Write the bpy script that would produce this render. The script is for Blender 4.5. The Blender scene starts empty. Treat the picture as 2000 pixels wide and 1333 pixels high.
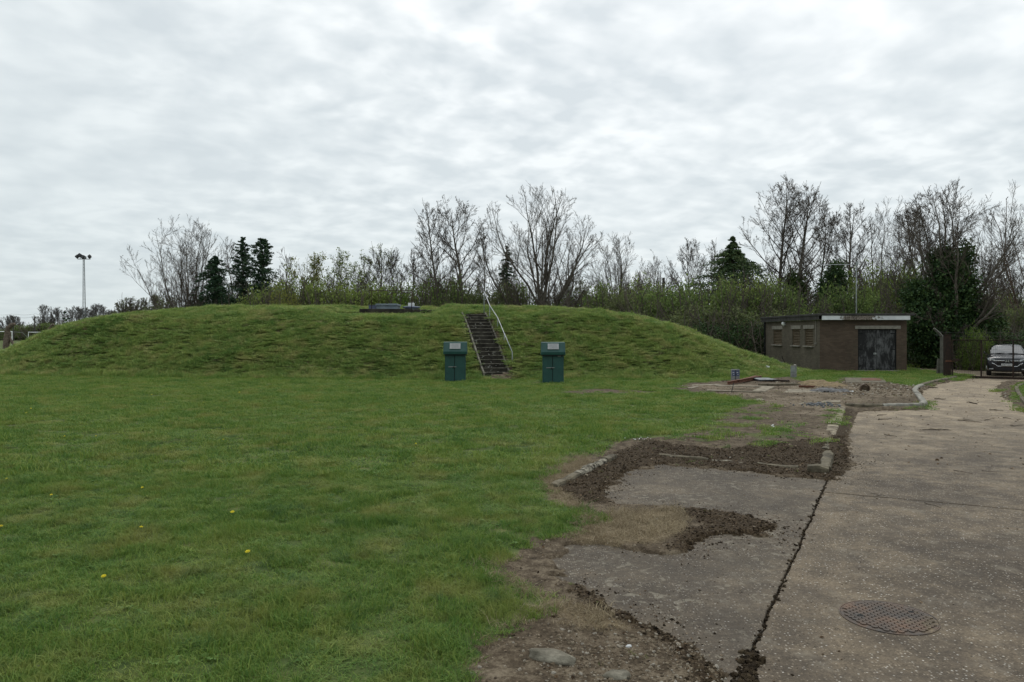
import bpy, bmesh, math, random
import numpy as np
from mathutils import Vector, Matrix

PI = math.pi
random.seed(7)
RNG = np.random.default_rng(11)
SC = bpy.context.scene
COL = SC.collection

# ------------------------------------------------------------------ camera model used to survey the photograph
EYE, F, CX, HY = 2.1, 1450.0, 1000.0, 652.0
def G(px, py):                       # ground point seen at a photo pixel
    d = EYE * F / (py - HY)
    return ((px - CX) / F * d, d)
def PX(px, d): return (px - CX) / F * d
def PZ(py, d): return EYE - (py - HY) / F * d

cam_d = bpy.data.cameras.new('camera'); cam = bpy.data.objects.new('camera', cam_d); COL.objects.link(cam)
cam.location = (0, 0, EYE); cam.rotation_euler = (PI / 2, 0, 0)
cam_d.sensor_width = 36; cam_d.lens = 36 * F / 2000; cam_d.shift_y = -14.5 / 2000
cam_d.clip_start = 0.1; cam_d.clip_end = 3000
SC.camera = cam

# ------------------------------------------------------------------ numpy noise
def _hash(ix, iy, seed):
    h = (ix.astype(np.int64) * 374761393 + iy.astype(np.int64) * 668265263 + seed * 1442695041) & 0xffffffff
    h = ((h ^ (h >> 13)) * 1274126177) & 0xffffffff
    h = h ^ (h >> 16)
    return (h & 0xffff) / 65535.0
def vnoise(x, y, seed=0):
    x = np.asarray(x, float); y = np.asarray(y, float)
    ix = np.floor(x); iy = np.floor(y); fx = x - ix; fy = y - iy
    fx = fx * fx * fx * (fx * (fx * 6 - 15) + 10); fy = fy * fy * fy * (fy * (fy * 6 - 15) + 10)
    a = _hash(ix, iy, seed); b = _hash(ix + 1, iy, seed); c = _hash(ix, iy + 1, seed); d = _hash(ix + 1, iy + 1, seed)
    return (a * (1 - fx) + b * fx) * (1 - fy) + (c * (1 - fx) + d * fx) * fy
def fbm(x, y, seed=0, octv=4):
    s = 0; a = .5; t = 0
    for i in range(octv):
        s = s + a * vnoise(x * 2 ** i + 17.3 * i, y * 2 ** i + 5.1 * i, seed + i); t += a; a *= .5
    return s / t
def sstep(a, b, x):
    t = np.clip((x - a) / (b - a), 0, 1); return t * t * (3 - 2 * t)
def sdf(poly, x, y):                 # signed distance, positive inside
    P = np.asarray(poly, float); x = np.asarray(x, float); y = np.asarray(y, float)
    d = np.full(x.shape, 1e9); ins = np.zeros(x.shape, bool); n = len(P)
    for i in range(n):
        ax, ay = P[i]; bx, by = P[(i + 1) % n]
        ex, ey = bx - ax, by - ay; wx, wy = x - ax, y - ay
        t = np.clip((wx * ex + wy * ey) / (ex * ex + ey * ey + 1e-12), 0, 1)
        d = np.minimum(d, (wx - ex * t) ** 2 + (wy - ey * t) ** 2)
        if ay != by:
            ins ^= ((ay > y) != (by > y)) & (x < (bx - ax) * (y - ay) / (by - ay) + ax)
    d = np.sqrt(d)
    return np.where(ins, d, -d)

# ------------------------------------------------------------------ object helpers
def tag(o, label=None, cat=None, group=None, kind=None):
    if label: o['label'] = label
    if cat: o['category'] = cat
    if group: o['group'] = group
    if kind: o['kind'] = kind
    return o
def thing(name, label, cat, loc=(0, 0, 0), rz=0, group=None):
    o = bpy.data.objects.new(name, None); COL.objects.link(o); o.empty_display_size = .2
    o.location = loc; o.rotation_euler = (0, 0, rz)
    return tag(o, label, cat, group)
def mesh_np(name, V, Fq, mat, parent=None, smooth=False, mats=None, link=True):
    """Fq: list of (n,k) int arrays"""
    me = bpy.data.meshes.new(name)
    V = np.asarray(V, np.float32).reshape(-1, 3)
    me.vertices.add(len(V)); me.vertices.foreach_set('co', V.ravel())
    if not isinstance(Fq, (list, tuple)): Fq = [Fq]
    Fq = [np.asarray(f, np.int32) for f in Fq if len(f)]
    nl = sum(f.size for f in Fq); nf = sum(len(f) for f in Fq)
    me.loops.add(nl); me.polygons.add(nf)
    me.loops.foreach_set('vertex_index', np.concatenate([f.ravel() for f in Fq]))
    tot = np.concatenate([np.full(len(f), f.shape[1], np.int32) for f in Fq])
    st = np.concatenate([[0], np.cumsum(tot)[:-1]]).astype(np.int32)
    me.polygons.foreach_set('loop_start', st); me.polygons.foreach_set('loop_total', tot)
    if smooth: me.polygons.foreach_set('use_smooth', np.ones(nf, bool))
    me.update(calc_edges=True); me.validate()
    if mat: me.materials.append(mat)
    o = bpy.data.objects.new(name, me)
    if link: COL.objects.link(o)
    if parent: o.parent = parent
    return o
class MB:
    def __init__(s): s.v = []; s.f = []
    def add(s, vs, fs):
        k = len(s.v); s.v += [tuple(v) for v in vs]; s.f += [tuple(i + k for i in f) for f in fs]; return s
    def box(s, c, d, rz=0, rx=0, ry=0, taper=1.0):
        M = Matrix.Rotation(rz, 3, 'Z') @ Matrix.Rotation(ry, 3, 'Y') @ Matrix.Rotation(rx, 3, 'X')
        vs = []
        for z in (-.5, .5):
            k = taper if z > 0 else 1
            for x, y in ((-.5, -.5), (.5, -.5), (.5, .5), (-.5, .5)):
                vs.append(Vector(c) + M @ Vector((x * d[0] * k, y * d[1] * k, z * d[2])))
        return s.add(vs, [(3, 2, 1, 0), (4, 5, 6, 7), (0, 1, 5, 4), (1, 2, 6, 5), (2, 3, 7, 6), (3, 0, 4, 7)])
    def tube(s, pts, r, n=8, cap=True):
        pts = [Vector(p) for p in pts]; k = len(s.v)
        rs = r if isinstance(r, (list, tuple)) else [r] * len(pts)
        prev = None
        for i, p in enumerate(pts):
            t = (pts[min(i + 1, len(pts) - 1)] - pts[max(i - 1, 0)]).normalized()
            if prev is None:
                a = Vector((0, 0, 1)) if abs(t.z) < .9 else Vector((1, 0, 0)); u = t.cross(a).normalized()
            else: u = (prev - t * prev.dot(t)).normalized()
            prev = u; w = t.cross(u)
            for j in range(n):
                a = 2 * PI * j / n; s.v.append(tuple(p + (u * math.cos(a) + w * math.sin(a)) * rs[i]))
        for i in range(len(pts) - 1):
            for j in range(n):
                a = k + i * n + j; b = k + i * n + (j + 1) % n
                s.f.append((a, b, b + n, a + n))
        if cap:
            s.f.append(tuple(k + j for j in range(n - 1, -1, -1))); s.f.append(tuple(k + (len(pts) - 1) * n + j for j in range(n)))
        return s
    def prism(s, poly, z0, z1):
        n = len(poly)
        return s.add([(x, y, z0) for x, y in poly] + [(x, y, z1) for x, y in poly],
                     [tuple(range(n - 1, -1, -1)), tuple(range(n, 2 * n))] + [(i, (i + 1) % n, n + (i + 1) % n, n + i) for i in range(n)])
    def build(s, name, mat, parent=None, bevel=0, smooth=False, seg=2, jitter=0):
        me = bpy.data.meshes.new(name)
        v = s.v
        if jitter: v = [(x + random.uniform(-jitter, jitter), y + random.uniform(-jitter, jitter), z + random.uniform(-jitter, jitter)) for x, y, z in v]
        me.from_pydata(v, [], s.f); me.validate(); me.update()
        me.materials.append(mat)
        if smooth: me.polygons.foreach_set('use_smooth', [True] * len(me.polygons))
        o = bpy.data.objects.new(name, me); COL.objects.link(o)
        if parent: o.parent = parent
        if bevel:
            m = o.modifiers.new('bevel', 'BEVEL'); m.width = bevel; m.segments = seg; m.limit_method = 'ANGLE'; m.angle_limit = math.radians(35)
        return o

# ------------------------------------------------------------------ material helpers
class N:
    def __init__(s, name):
        s.m = bpy.data.materials.new(name); s.m.use_nodes = True; s.t = s.m.node_tree
        s.b = s.t.nodes['Principled BSDF']; s.out = s.t.nodes['Material Output']
        s.b.inputs['Specular IOR Level'].default_value = .25
    def n(s, ty, **kw):
        o = s.t.nodes.new(ty)
        for k, v in kw.items(): setattr(o, k, v)
        return o
    def l(s, a, b): s.t.links.new(a, b)
    def setv(s, sock, v):
        if hasattr(v, 'is_output'): s.l(v, sock)
        else: sock.default_value = v
    def co(s, which='Object'):
        if which == 'Position': return s.n('ShaderNodeNewGeometry').outputs['Position']
        return s.n('ShaderNodeTexCoord').outputs[which]
    def mapping(s, v, scale=(1, 1, 1), loc=(0, 0, 0), rot=(0, 0, 0)):
        m = s.n('ShaderNodeMapping'); s.l(v, m.inputs[0]); m.inputs['Scale'].default_value = scale; m.inputs['Location'].default_value = loc; m.inputs['Rotation'].default_value = rot
        return m.outputs[0]
    def noise(s, v, scale, detail=4, rough=.55, dist=0):
        o = s.n('ShaderNodeTexNoise'); s.l(v, o.inputs['Vector']); o.inputs['Scale'].default_value = scale
        o.inputs['Detail'].default_value = detail; o.inputs['Roughness'].default_value = rough; o.inputs['Distortion'].default_value = dist
        return o.outputs['Fac']
    def vor(s, v, scale, feature='F1', rnd=1):
        o = s.n('ShaderNodeTexVoronoi', feature=feature); s.l(v, o.inputs['Vector']); o.inputs['Scale'].default_value = scale
        o.inputs['Randomness'].default_value = rnd
        return o
    def ramp(s, v, stops, interp='LINEAR'):
        r = s.n('ShaderNodeValToRGB'); s.l(v, r.inputs[0]); e = r.color_ramp; e.interpolation = interp
        while len(e.elements) < len(stops): e.elements.new(.5)
        for i, (p, c) in enumerate(stops):
            e.elements[i].position = p
            e.elements[i].color = (c, c, c, 1) if not hasattr(c, '__len__') else (*c[:3], 1)
        return r.outputs[0]
    def mix(s, f, a, b, mode='MIX'):
        o = s.n('ShaderNodeMix', data_type='RGBA', blend_type=mode)
        s.setv(o.inputs['Factor'], f)
        for sock, v in ((o.inputs[6], a), (o.inputs[7], b)):
            if hasattr(v, 'is_output'): s.l(v, sock)
            else: sock.default_value = (*v[:3], 1) if hasattr(v, '__len__') else (v, v, v, 1)
        return o.outputs[2]
    def math(s, op, a, b=0, c=0, clamp=False):
        o = s.n('ShaderNodeMath', operation=op, use_clamp=clamp)
        s.setv(o.inputs[0], a); s.setv(o.inputs[1], b); s.setv(o.inputs[2], c)
        return o.outputs[0]
    def bump(s, h, strength=.5, dist=.02):
        o = s.n('ShaderNodeBump'); s.l(h, o.inputs['Height']); o.inputs['Strength'].default_value = strength; o.inputs['Distance'].default_value = dist
        s.l(o.outputs[0], s.b.inputs['Normal'])
    def fin(s, col=None, rough=None, metal=None, spec=None):
        if col is not None:
            if hasattr(col, 'is_output'): s.l(col, s.b.inputs['Base Color'])
            else: s.b.inputs['Base Color'].default_value = (*col[:3], 1)
        for k, v in (('Roughness', rough), ('Metallic', metal), ('Specular IOR Level', spec)):
            if v is not None: s.setv(s.b.inputs[k], v)
        return s.m
def simple(name, c1, c2, scale=6, rough=.8, metal=0, spec=.25, bump=0, bscale=None, detail=5, lo=.35, hi=.65):
    n = N(name); v = n.co('Object'); f = n.noise(v, scale, detail)
    col = n.ramp(f, [(lo, c1), (hi, c2)])
    if bump: n.bump(n.noise(v, bscale or scale * 4, 5), bump, .02)
    return n.fin(col, rough, metal, spec)

# ------------------------------------------------------------------ world: overcast altocumulus
SUN_EL, SUN_AZ = math.radians(47), math.radians(14)       # azimuth measured from +Y towards +X
SUN_DIR = Vector((math.sin(SUN_AZ) * math.cos(SUN_EL), math.cos(SUN_AZ) * math.cos(SUN_EL), math.sin(SUN_EL)))
def make_world():
    w = bpy.data.worlds.new('World'); SC.world = w; w.use_nodes = True; t = w.node_tree
    for x in list(t.nodes): t.nodes.remove(x)
    n = N.__new__(N); n.t = t
    out = n.n('ShaderNodeOutputWorld')
    sky = n.n('ShaderNodeTexSky', sky_type='NISHITA'); sky.sun_disc = False; sky.sun_elevation = SUN_EL; sky.sun_rotation = SUN_AZ
    bg1 = n.n('ShaderNodeBackground'); n.l(sky.outputs[0], bg1.inputs[0]); bg1.inputs[1].default_value = .12
    d = n.n('ShaderNodeTexCoord').outputs['Generated']
    sp = n.n('ShaderNodeSeparateXYZ'); n.l(d, sp.inputs[0])
    z = n.math('ADD', n.math('MAXIMUM', sp.outputs[2], 0.0), .20)
    cb = n.n('ShaderNodeCombineXYZ'); n.l(n.math('DIVIDE', sp.outputs[0], z), cb.inputs[0]); n.l(n.math('DIVIDE', sp.outputs[1], z), cb.inputs[1])
    p = cb.outputs[0]
    pr = n.mapping(p, scale=(1.0, 1.0, 1), rot=(0, 0, math.radians(-28)), loc=(3.1, 1.7, 0))
    warp = n.n('ShaderNodeTexNoise'); n.l(pr, warp.inputs['Vector']); warp.inputs['Scale'].default_value = 2.4; warp.inputs['Detail'].default_value = 2
    vm = n.n('ShaderNodeVectorMath', operation='MULTIPLY_ADD'); n.l(warp.outputs['Color'], vm.inputs[0]); vm.inputs[1].default_value = (.13, .13, 0); n.l(pr, vm.inputs[2])
    a = n.noise(vm.outputs[0], 7.0, 2.6, .48)
    big = n.ramp(n.noise(pr, .9, 2, .5), [(.36, .50), (.58, 1.0)])
    b = n.noise(pr, 2.1, 2, .5)
    c = n.noise(vm.outputs[0], 19, 2.5, .5)
    mixn = n.math('ADD', n.math('MULTIPLY', a, .60), n.math('ADD', n.math('MULTIPLY', b, .26), n.math('MULTIPLY', c, .14)))
    soft = n.math('ADD', n.math('MULTIPLY', n.noise(pr, 3.2, 2, .5), .62), n.math('MULTIPLY', b, .38))
    mx = n.n('ShaderNodeMix'); n.l(big, mx.inputs[0]); n.l(soft, mx.inputs[2]); n.l(mixn, mx.inputs[3]); mixn = mx.outputs[0]
    cl = n.ramp(mixn, [(.405, 0.0), (.50, .42), (.60, 1.0)])                       # 1 = thin bright, 0 = thick grey
    # brightening of the cloud sheet around the hidden sun
    dt = n.n('ShaderNodeVectorMath', operation='DOT_PRODUCT'); n.l(d, dt.inputs[0]); dt.inputs[1].default_value = SUN_DIR
    g = n.math('POWER', n.math('MAXIMUM', dt.outputs['Value'], 0), 5.0)
    thick = n.mix(g, (0.6636, 0.7297, 0.7571), (0.7785, 0.8384, 0.8755))
    thin = n.mix(g, (.80, .865, .88), (1.26, 1.27, 1.27))
    col = n.mix(cl, thick, thin)
    hz = n.math('POWER', n.math('SUBTRACT', 1, n.math('MAXIMUM', sp.outputs[2], 0), clamp=True), 9)   # pale, even band of far cloud near the horizon
    col = n.mix(n.math('MULTIPLY', hz, .65), col, n.mix(g, (.60, .685, .705), (.86, .92, .95)))
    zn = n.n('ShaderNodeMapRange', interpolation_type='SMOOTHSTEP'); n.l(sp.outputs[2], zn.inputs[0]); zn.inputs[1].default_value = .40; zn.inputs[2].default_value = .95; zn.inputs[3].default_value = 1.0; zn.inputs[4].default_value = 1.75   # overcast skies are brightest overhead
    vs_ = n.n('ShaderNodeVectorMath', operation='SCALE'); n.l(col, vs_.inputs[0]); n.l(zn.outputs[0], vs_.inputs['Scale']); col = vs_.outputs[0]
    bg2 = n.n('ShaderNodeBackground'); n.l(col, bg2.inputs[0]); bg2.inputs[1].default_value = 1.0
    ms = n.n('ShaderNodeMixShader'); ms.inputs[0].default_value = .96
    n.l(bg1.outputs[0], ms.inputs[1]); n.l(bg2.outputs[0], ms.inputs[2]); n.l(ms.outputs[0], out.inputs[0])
make_world()
sd_ = bpy.data.lights.new('sun', 'SUN'); sun = bpy.data.objects.new('sun', sd_); COL.objects.link(sun)
sd_.energy = 1.0; sd_.angle = math.radians(24); sd_.color = (1, .965, .91)
sun.rotation_euler = SUN_DIR.to_track_quat('Z', 'Y').to_euler(); sun.location = (0, 0, 40)
vs = SC.view_settings; vs.view_transform = 'Standard'; vs.look = 'None'; vs.gamma = 1; vs.use_curve_mapping = False; vs.exposure = 0
SC.cycles.max_bounces = 6; SC.cycles.diffuse_bounces = 3; SC.cycles.transparent_max_bounces = 8
SC.cycles.use_denoising = True

# ------------------------------------------------------------------ survey of the ground
def GP(pts): return [G(*p) for p in pts]
A0 = np.array(G(1470, 1270)); B0 = np.array(G(1620, 930)); U = (B0 - A0) / np.linalg.norm(B0 - A0); NR = np.array([U[1], -U[0]])
def ST(s, t): p = A0 + U * s + NR * t; return (float(p[0]), float(p[1]))
BAY = GP([(1490, 1900), (1440, 1345), (1400, 1300), (1345, 1262), (1290, 1228), (1235, 1198), (1190, 1182), (1150, 1152), (1098, 1130), (1085, 1100), (1105, 1066), (1200, 1070),
          (1290, 1083), (1340, 1078), (1400, 1050), (1500, 1048), (1522, 1028), (1470, 1010), (1400, 998), (1320, 994), (1250, 990), (1200, 986), (1182, 962),
          (1230, 922), (1290, 909), (1400, 917), (1500, 927), (1590, 936), (1640, 938)]) + [ST(6.2, .5), ST(-3.0, .5)]
DRIVE = [ST(-9, -.3), G(1440, 1333), G(1472, 1262), ST(5.9, -.25)] + GP([(1642, 934), (1662, 905), (1654, 875), (1662, 840), (1668, 806), (1730, 803), (1812, 801), (1803, 783), (1794, 768), (1812, 757), (1845, 748), (1875, 743)]) + \
        [(22.2, 35.5), (23.4, 46), (34, 46), (34, 33.6), (25.0, 32.6)] + GP([(1962, 745), (1946, 760), (1960, 776), (1980, 790), (2003, 803)]) + [ST(9, 4.6), ST(3, 4.8), ST(-9, 5)]
S_EDGE = GP([(1500, 1900), (860, 1900), (890, 1420), (905, 1305), (930, 1272), (985, 1240), (1075, 1196), (1050, 1172), (985, 1144), (925, 1114), (1005, 1085), (1030, 1055), (1110, 1046), (1180, 1022),
             (1150, 1006), (1080, 985), (1052, 945), (1080, 918), (1140, 893), (1200, 866), (1262, 857), (1420, 881), (1600, 872), (1625, 850), (1640, 800), (1700, 798), (1700, 1000), (1600, 1345), (1600, 1900)])
S_THIN = GP([(1262, 862), (1340, 852), (1390, 826), (1420, 802), (1480, 790), (1645, 790), (1640, 885), (1420, 888)])
S_RUB = GP([(1310, 766), (1330, 752), (1420, 746), (1500, 742), (1545, 738), (1570, 748), (1630, 750), (1640, 739), (1690, 740), (1745, 752), (1785, 757), (1815, 750), (1850, 743), (1862, 740), (1875, 745),
            (1812, 801), (1640, 806), (1500, 800), (1480, 788), (1400, 775)])
S_BARE = GP([(1490, 792), (1645, 794), (1632, 865), (1612, 890), (1440, 890), (1500, 862), (1560, 835), (1540, 815)])
S_PATCH = GP([(1095, 769), (1150, 763), (1260, 766), (1290, 769), (1200, 773), (1120, 773)])
S_RIGHT = GP([(1955, 741), (1940, 760), (1955, 778), (1980, 793), (2010, 810)]) + [ST(16.5, 5.3)] + GP([(2002, 788), (1990, 772), (1986, 762), (1995, 754), (2010, 750), (2080, 748)])
M_BAY = GP([(1085, 958), (1140, 925), (1205, 885), (1262, 864), (1420, 884), (1560, 868), (1640, 860), (1668, 900), (1640, 940), (1500, 928), (1400, 916), (1290, 908), (1230, 922), (1182, 962), (1195, 992), (1120, 985)])
M_PATCH = GP([(1322, 990), (1400, 999), (1470, 1010), (1524, 1020), (1510, 1050), (1400, 1048), (1360, 1080), (1290, 1084), (1320, 1055), (1370, 1030), (1330, 1010)])
M_LOW = GP([(1130, 1145), (1195, 1180), (1240, 1197), (1295, 1228), (1350, 1262), (1405, 1300), (1440, 1345), (1470, 1600), (1330, 1600), (1345, 1345), (1330, 1300), (1260, 1250), (1180, 1205), (1100, 1160)])
M_CORNER = GP([(1455, 1272), (1480, 1278), (1480, 1345), (1430, 1345)])
M_STRIP = GP([(1630, 935), (1668, 900), (1655, 860), (1668, 802), (1640, 800), (1615, 900)])
D_DRY = GP([(1125, 1018), (1250, 1003), (1325, 1003), (1345, 1030), (1285, 1068), (1200, 1068), (1110, 1062)])
D_B1 = GP([(925, 1108), (985, 1132), (1060, 1172), (1150, 1200), (1250, 1235), (1180, 1240), (1060, 1205), (985, 1160)])
D_B2 = GP([(1050, 945), (1078, 915), (1140, 890), (1160, 905), (1090, 955), (1140, 1000), (1180, 1025), (1100, 1000)])
R_PALE = GP([(1330, 755), (1640, 752), (1760, 765), (1790, 775), (1640, 800), (1640, 870), (1600, 890), (1590, 840), (1500, 800), (1420, 775)])

def mound_h(x, y):
    cx = -3.0; X = (x - cx) * .5; xl = (-33 - cx) * .5; xr = (16.2 - cx) * .5
    yy = y - .006 * np.minimum((x + 1) ** 2, 1200)
    mx = (xl + xr) / 2; hx = (xr - xl) / 2; my = 49.5; hy = 16.5; R = 6.0
    qx = np.abs(X - mx) - hx + R; qy = np.abs(yy - my) - hy + R
    s = np.maximum(-(np.hypot(np.maximum(qx, 0), np.maximum(qy, 0)) + np.minimum(np.maximum(qx, qy), 0) - R), 0)
    return np.interp(s, [0, .35, .9, 2.2, 3.7, 4.6, 5.6, 7.5, 10., 14., 30], [0, .07, .34, 1.26, 2.32, 2.82, 3.12, 3.40, 3.60, 3.72, 3.75])

# stairs line (bottom -> top)
ST_B = np.array([-.70, 33.75]); ST_T = np.array([-1.95, 38.35]); ST_N = 17; ST_Z = 2.98; ST_W = 1.12
st_dir = (ST_T - ST_B); st_len = np.linalg.norm(st_dir); st_dir = st_dir / st_len

def terrain(x, y):
    """returns z, masks (grass, moss, dry, rubble), mound height"""
    x = np.asarray(x, float); y = np.asarray(y, float)
    h = mound_h(x, y)
    near = (y < 48) & (y > -20) & (np.abs(x) < 60)
    big = -50.0
    def S(poly):
        r = np.full(x.shape, big); r[near] = sdf(poly, x[near], y[near]); return r
    n1 = fbm(x * 2.2, y * 2.2, 3, 4) - .5; n2 = fbm(x * 9, y * 9, 5, 3) - .5
    br = n1 * .32 + n2 * .14
    far = np.clip(y / 20, .5, 1.6)
    ex = np.maximum(S(BAY), S(DRIVE)) + (n1 * .34 + n2 * .26 + (fbm(x * 24, y * 24, 15, 2) - .5) * .14 * (y < 16))
    e = sstep(-.05, .05, ex)
    edge = S(S_EDGE) + br * .8
    soil = sstep(-.06, .10, edge)
    thin = sstep(-.5, .5, S(S_THIN) + br * 2.5) * (.50 + .5 * sstep(.40, .58, fbm(x * 1.6, y * 1.1, 21, 4)))
    bare = .92 * sstep(-.35, .35, S(S_BARE) + br * 3.2)
    rub = sstep(-.35, .35, S(S_RUB) + br * 3)
    pat = sstep(-.3, .25, S(S_PATCH) + br * 2.0)
    rgt = sstep(-.2, .2, S(S_RIGHT) + br)
    ng = np.maximum.reduce([soil, thin, bare, rub, pat * .9, rgt, sstep(-.1, .1, ex)])
    # worn ground round the stairs and the two cabinets
    q = (x - ST_B[0]) * st_dir[0] + (y - ST_B[1]) * st_dir[1]; w = (x - ST_B[0]) * st_dir[1] - (y - ST_B[1]) * st_dir[0]
    st = sstep(.95, .55, np.abs(w) + br * .8) * sstep(-.9, -.2, q) * sstep(st_len + .5, st_len, q)
    wk = np.maximum(sstep(1.0, .55, np.hypot((x - 1.72), (y - 31.0) * 1.2) + br), sstep(1.0, .5, np.hypot((x + 2.42), (y - 31.6) * 1.2) + br))
    foot = sstep(1.1, .3, np.hypot((x + .45) * .8, (y - 33.2)) + br)
    tops = np.maximum(sstep(.45, .1, np.hypot((x + 4.6) * .35, (y - 41.0)) + br), sstep(.5, .1, np.hypot((x + 2.1) * .8, (y - 39.4)) + br))
    ng = np.maximum.reduce([ng, st, wk * .75, foot * .9, tops * .8])
    fpt = (np.abs(x + 6.95) < 1.75) * (y > 40.75) * (y < 44.6)
    ng = np.maximum(ng, fpt * 1.0)
    # bare brown spots in the lawn
    sp = sstep(.74, .90, fbm(x * .9, y * .9, 41, 3)) * .5
    g = np.clip(1 - np.maximum(ng, sp * (h < .05)), 0, 1)
    mo = np.maximum.reduce([S(M_BAY), S(M_PATCH), S(M_LOW), S(M_CORNER), S(M_STRIP)]) + br * .5
    moss = np.maximum(sstep(-.06, .08, mo), sstep(.06, .03, np.abs((x - A0[0]) * NR[0] + (y - A0[1]) * NR[1])) * (y < 11.2))
    dry = sstep(-.08, .10, np.maximum.reduce([S(D_DRY), S(D_B1), S(D_B2)]) + br * .6) * (1 - moss)
    dry = np.maximum(dry, .8 * sstep(.25, .5, g) * sstep(.95, .6, g) * soil)
    pale = sstep(-.3, .4, S(R_PALE) + br * 3) * sstep(.38, .60, fbm(x * 1.3, y * .9, 31, 4) + .05)
    land = .05 + .05 * (fbm(x * .6, y * .6, 9, 3) - .5) + .02 * n1
    land = land + .035 * g * (fbm(x * 3.2, y * 3.2, 13, 2) - .5)
    lift = sstep(-.3, 1.0, S(S_RUB)) * .035 + sstep(-.2, .6, S(S_THIN)) * .03
    land = np.maximum(land + lift, .018)
    low = np.maximum.reduce([sstep(-.25, .05, edge) * (1 - sstep(-.2, .2, S(S_THIN))), rgt])
    zl = land * (1 - low) + (.020 + .026 * (n1 + n2 + .5)) * low
    zl = np.maximum(zl, .008)
    z = zl * (1 - e) + (-.035) * e
    tus = (fbm(x * 1.5, y * 2.0, 51, 3) - .5) * .15 + (fbm(x * 4.2, y * 5.0, 57, 2) - .5) * .045 + (fbm(x * .35, y * .5, 61, 2) - .5) * .30
    z = z + h + tus * sstep(.05, .7, h) * (1 - .85 * st)
    top = sstep(1.6, .6, np.maximum(np.abs(x + 6.9) - 2.0, 0)) * (y > 37.5) * (y < 47)
    cap = np.where(y < 41.3, 3.07, 3.30); cap = np.where(y < 39.6, 3.07 + (y - 39.6) * .12, cap)
    top = top * (1 - sstep(44, 47, y))
    z = np.where((top > 0) & (h > 2), z * (1 - top) + np.minimum(h, cap) * top, z)
    z = z - .40 * sstep(.70, .62, np.abs(w)) * (q > -.05) * (q < st_len + .1)
    return z, (g, moss, dry, pale), h
def zt(x, y): return float(terrain(np.array([float(x)]), np.array([float(y)]))[0][0])

def axis(core0, core1, dcore, mid, dmid, end, grow):
    def side(a, sgn):
        out = []; v = a; d = dcore
        while abs(v) < end:
            d = min(d * 1.05, dmid) if abs(v) < mid else d * grow
            v += sgn * d; out.append(v)
        return out
    return np.array(sorted(side(core0, -1) + list(np.arange(core0, core1, dcore)) + side(core1, 1)))
xs = axis(-1.5, 6.5, .03, 24, .125, 900, 1.10)
ys = [2.4]; 
while ys[-1] < 1500: ys.append(ys[-1] + (max(.024, .0042 * ys[-1]) if ys[-1] < 47 else (ys[-1] - 42) * .045 + .1))
back = [2.4]
while back[-1] > -40: back.append(back[-1] - max(.08, .15 * (2.4 - back[-1])))
ys = np.array(back[:0:-1] + ys)
GX, GY = np.meshgrid(xs, ys)
GZ, MK, MH = terrain(GX.ravel(), GY.ravel())
nx, ny = len(xs), len(ys)
V = np.stack([GX.ravel(), GY.ravel(), GZ], 1)
ii = np.arange(nx * ny).reshape(ny, nx)
FQ = np.stack([ii[:-1, :-1].ravel(), ii[:-1, 1:].ravel(), ii[1:, 1:].ravel(), ii[1:, :-1].ravel()], 1)
onm = (MH[FQ].max(1) > .02)
def mat_ground():
    n = N('turf and soil'); p = n.co('Position')
    at = n.n('ShaderNodeVertexColor', layer_name='cover'); sp = n.n('ShaderNodeSeparateColor'); n.l(at.outputs['Color'], sp.inputs[0])
    g, mo, dr, pa = sp.outputs[0], sp.outputs[1], sp.outputs[2], at.outputs['Alpha']
    f1 = n.noise(p, 7, 6, .65); f2 = n.noise(p, 45, 5, .7); f3 = n.noise(p, 2.0, 4)
    soil = n.ramp(n.math('ADD', n.math('MULTIPLY', f1, .55), n.math('MULTIPLY', f2, .45)), [(.38, (0.0289, 0.0214, 0.0138)), (.5, (0.0765, 0.0570, 0.0377)), (.62, (0.1615, 0.1290, 0.0902))])
    pale = n.ramp(f2, [(.35, (.11, .085, .058)), (.65, (.25, .20, .145))])
    soil = n.mix(n.math('MULTIPLY', pa, n.ramp(f1, [(.38, .15), (.6, 1.0)])), soil, pale)
    moss = n.ramp(f2, [(.36, (0.0108, 0.0070, 0.0039)), (.5, (0.0324, 0.0215, 0.0117)), (.64, (0.0864, 0.0622, 0.0374))])
    soil = n.mix(mo, soil, moss)
    dry = n.ramp(f2, [(.33, (.085, .062, .037)), (.66, (.24, .185, .115))])
    soil = n.mix(n.math('MULTIPLY', dr, .8), soil, dry)
    # pale stone chips
    vr = n.vor(p, 38); chip = n.math('MULTIPLY', n.ramp(vr.outputs['Distance'], [(.16, 1.0), (.24, 0.0)]), n.ramp(n.math('MULTIPLY', n.noise(p, 19, 2), 1), [(.56, 0.0), (.62, 1.0)]))
    soil = n.mix(n.math('MULTIPLY', chip, .75), soil, (.30, .26, .20))
    turf = n.ramp(n.math('ADD', n.math('MULTIPLY', f1, .5), n.math('MULTIPLY', f3, .5)), [(.36, (.034, .056, .017)), (.5, (.068, .092, .028)), (.64, (.125, .130, .048))])
    col = n.mix(n.ramp(n.math('ADD', g, n.math('MULTIPLY', n.math('SUBTRACT', f2, .5), .7)), [(.35, 0.0), (.6, 1.0)]), soil, turf)
    n.bump(n.math('ADD', n.math('MULTIPLY', f2, .5), f1), .55, .03)
    return n.fin(col, .95, 0, .1)
M_GROUND = mat_ground()
def sub_ground(name, faces):
    used = np.unique(faces); mp = np.full(len(V), -1); mp[used] = np.arange(len(used))
    o = mesh_np(name, V[used], mp[faces], M_GROUND, smooth=True)
    at = o.data.color_attributes.new('cover', 'FLOAT_COLOR', 'POINT')
    at.data.foreach_set('color', np.stack([m[used] for m in MK], 1).astype(np.float32).ravel())
    return tag(o, kind='structure')
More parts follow.
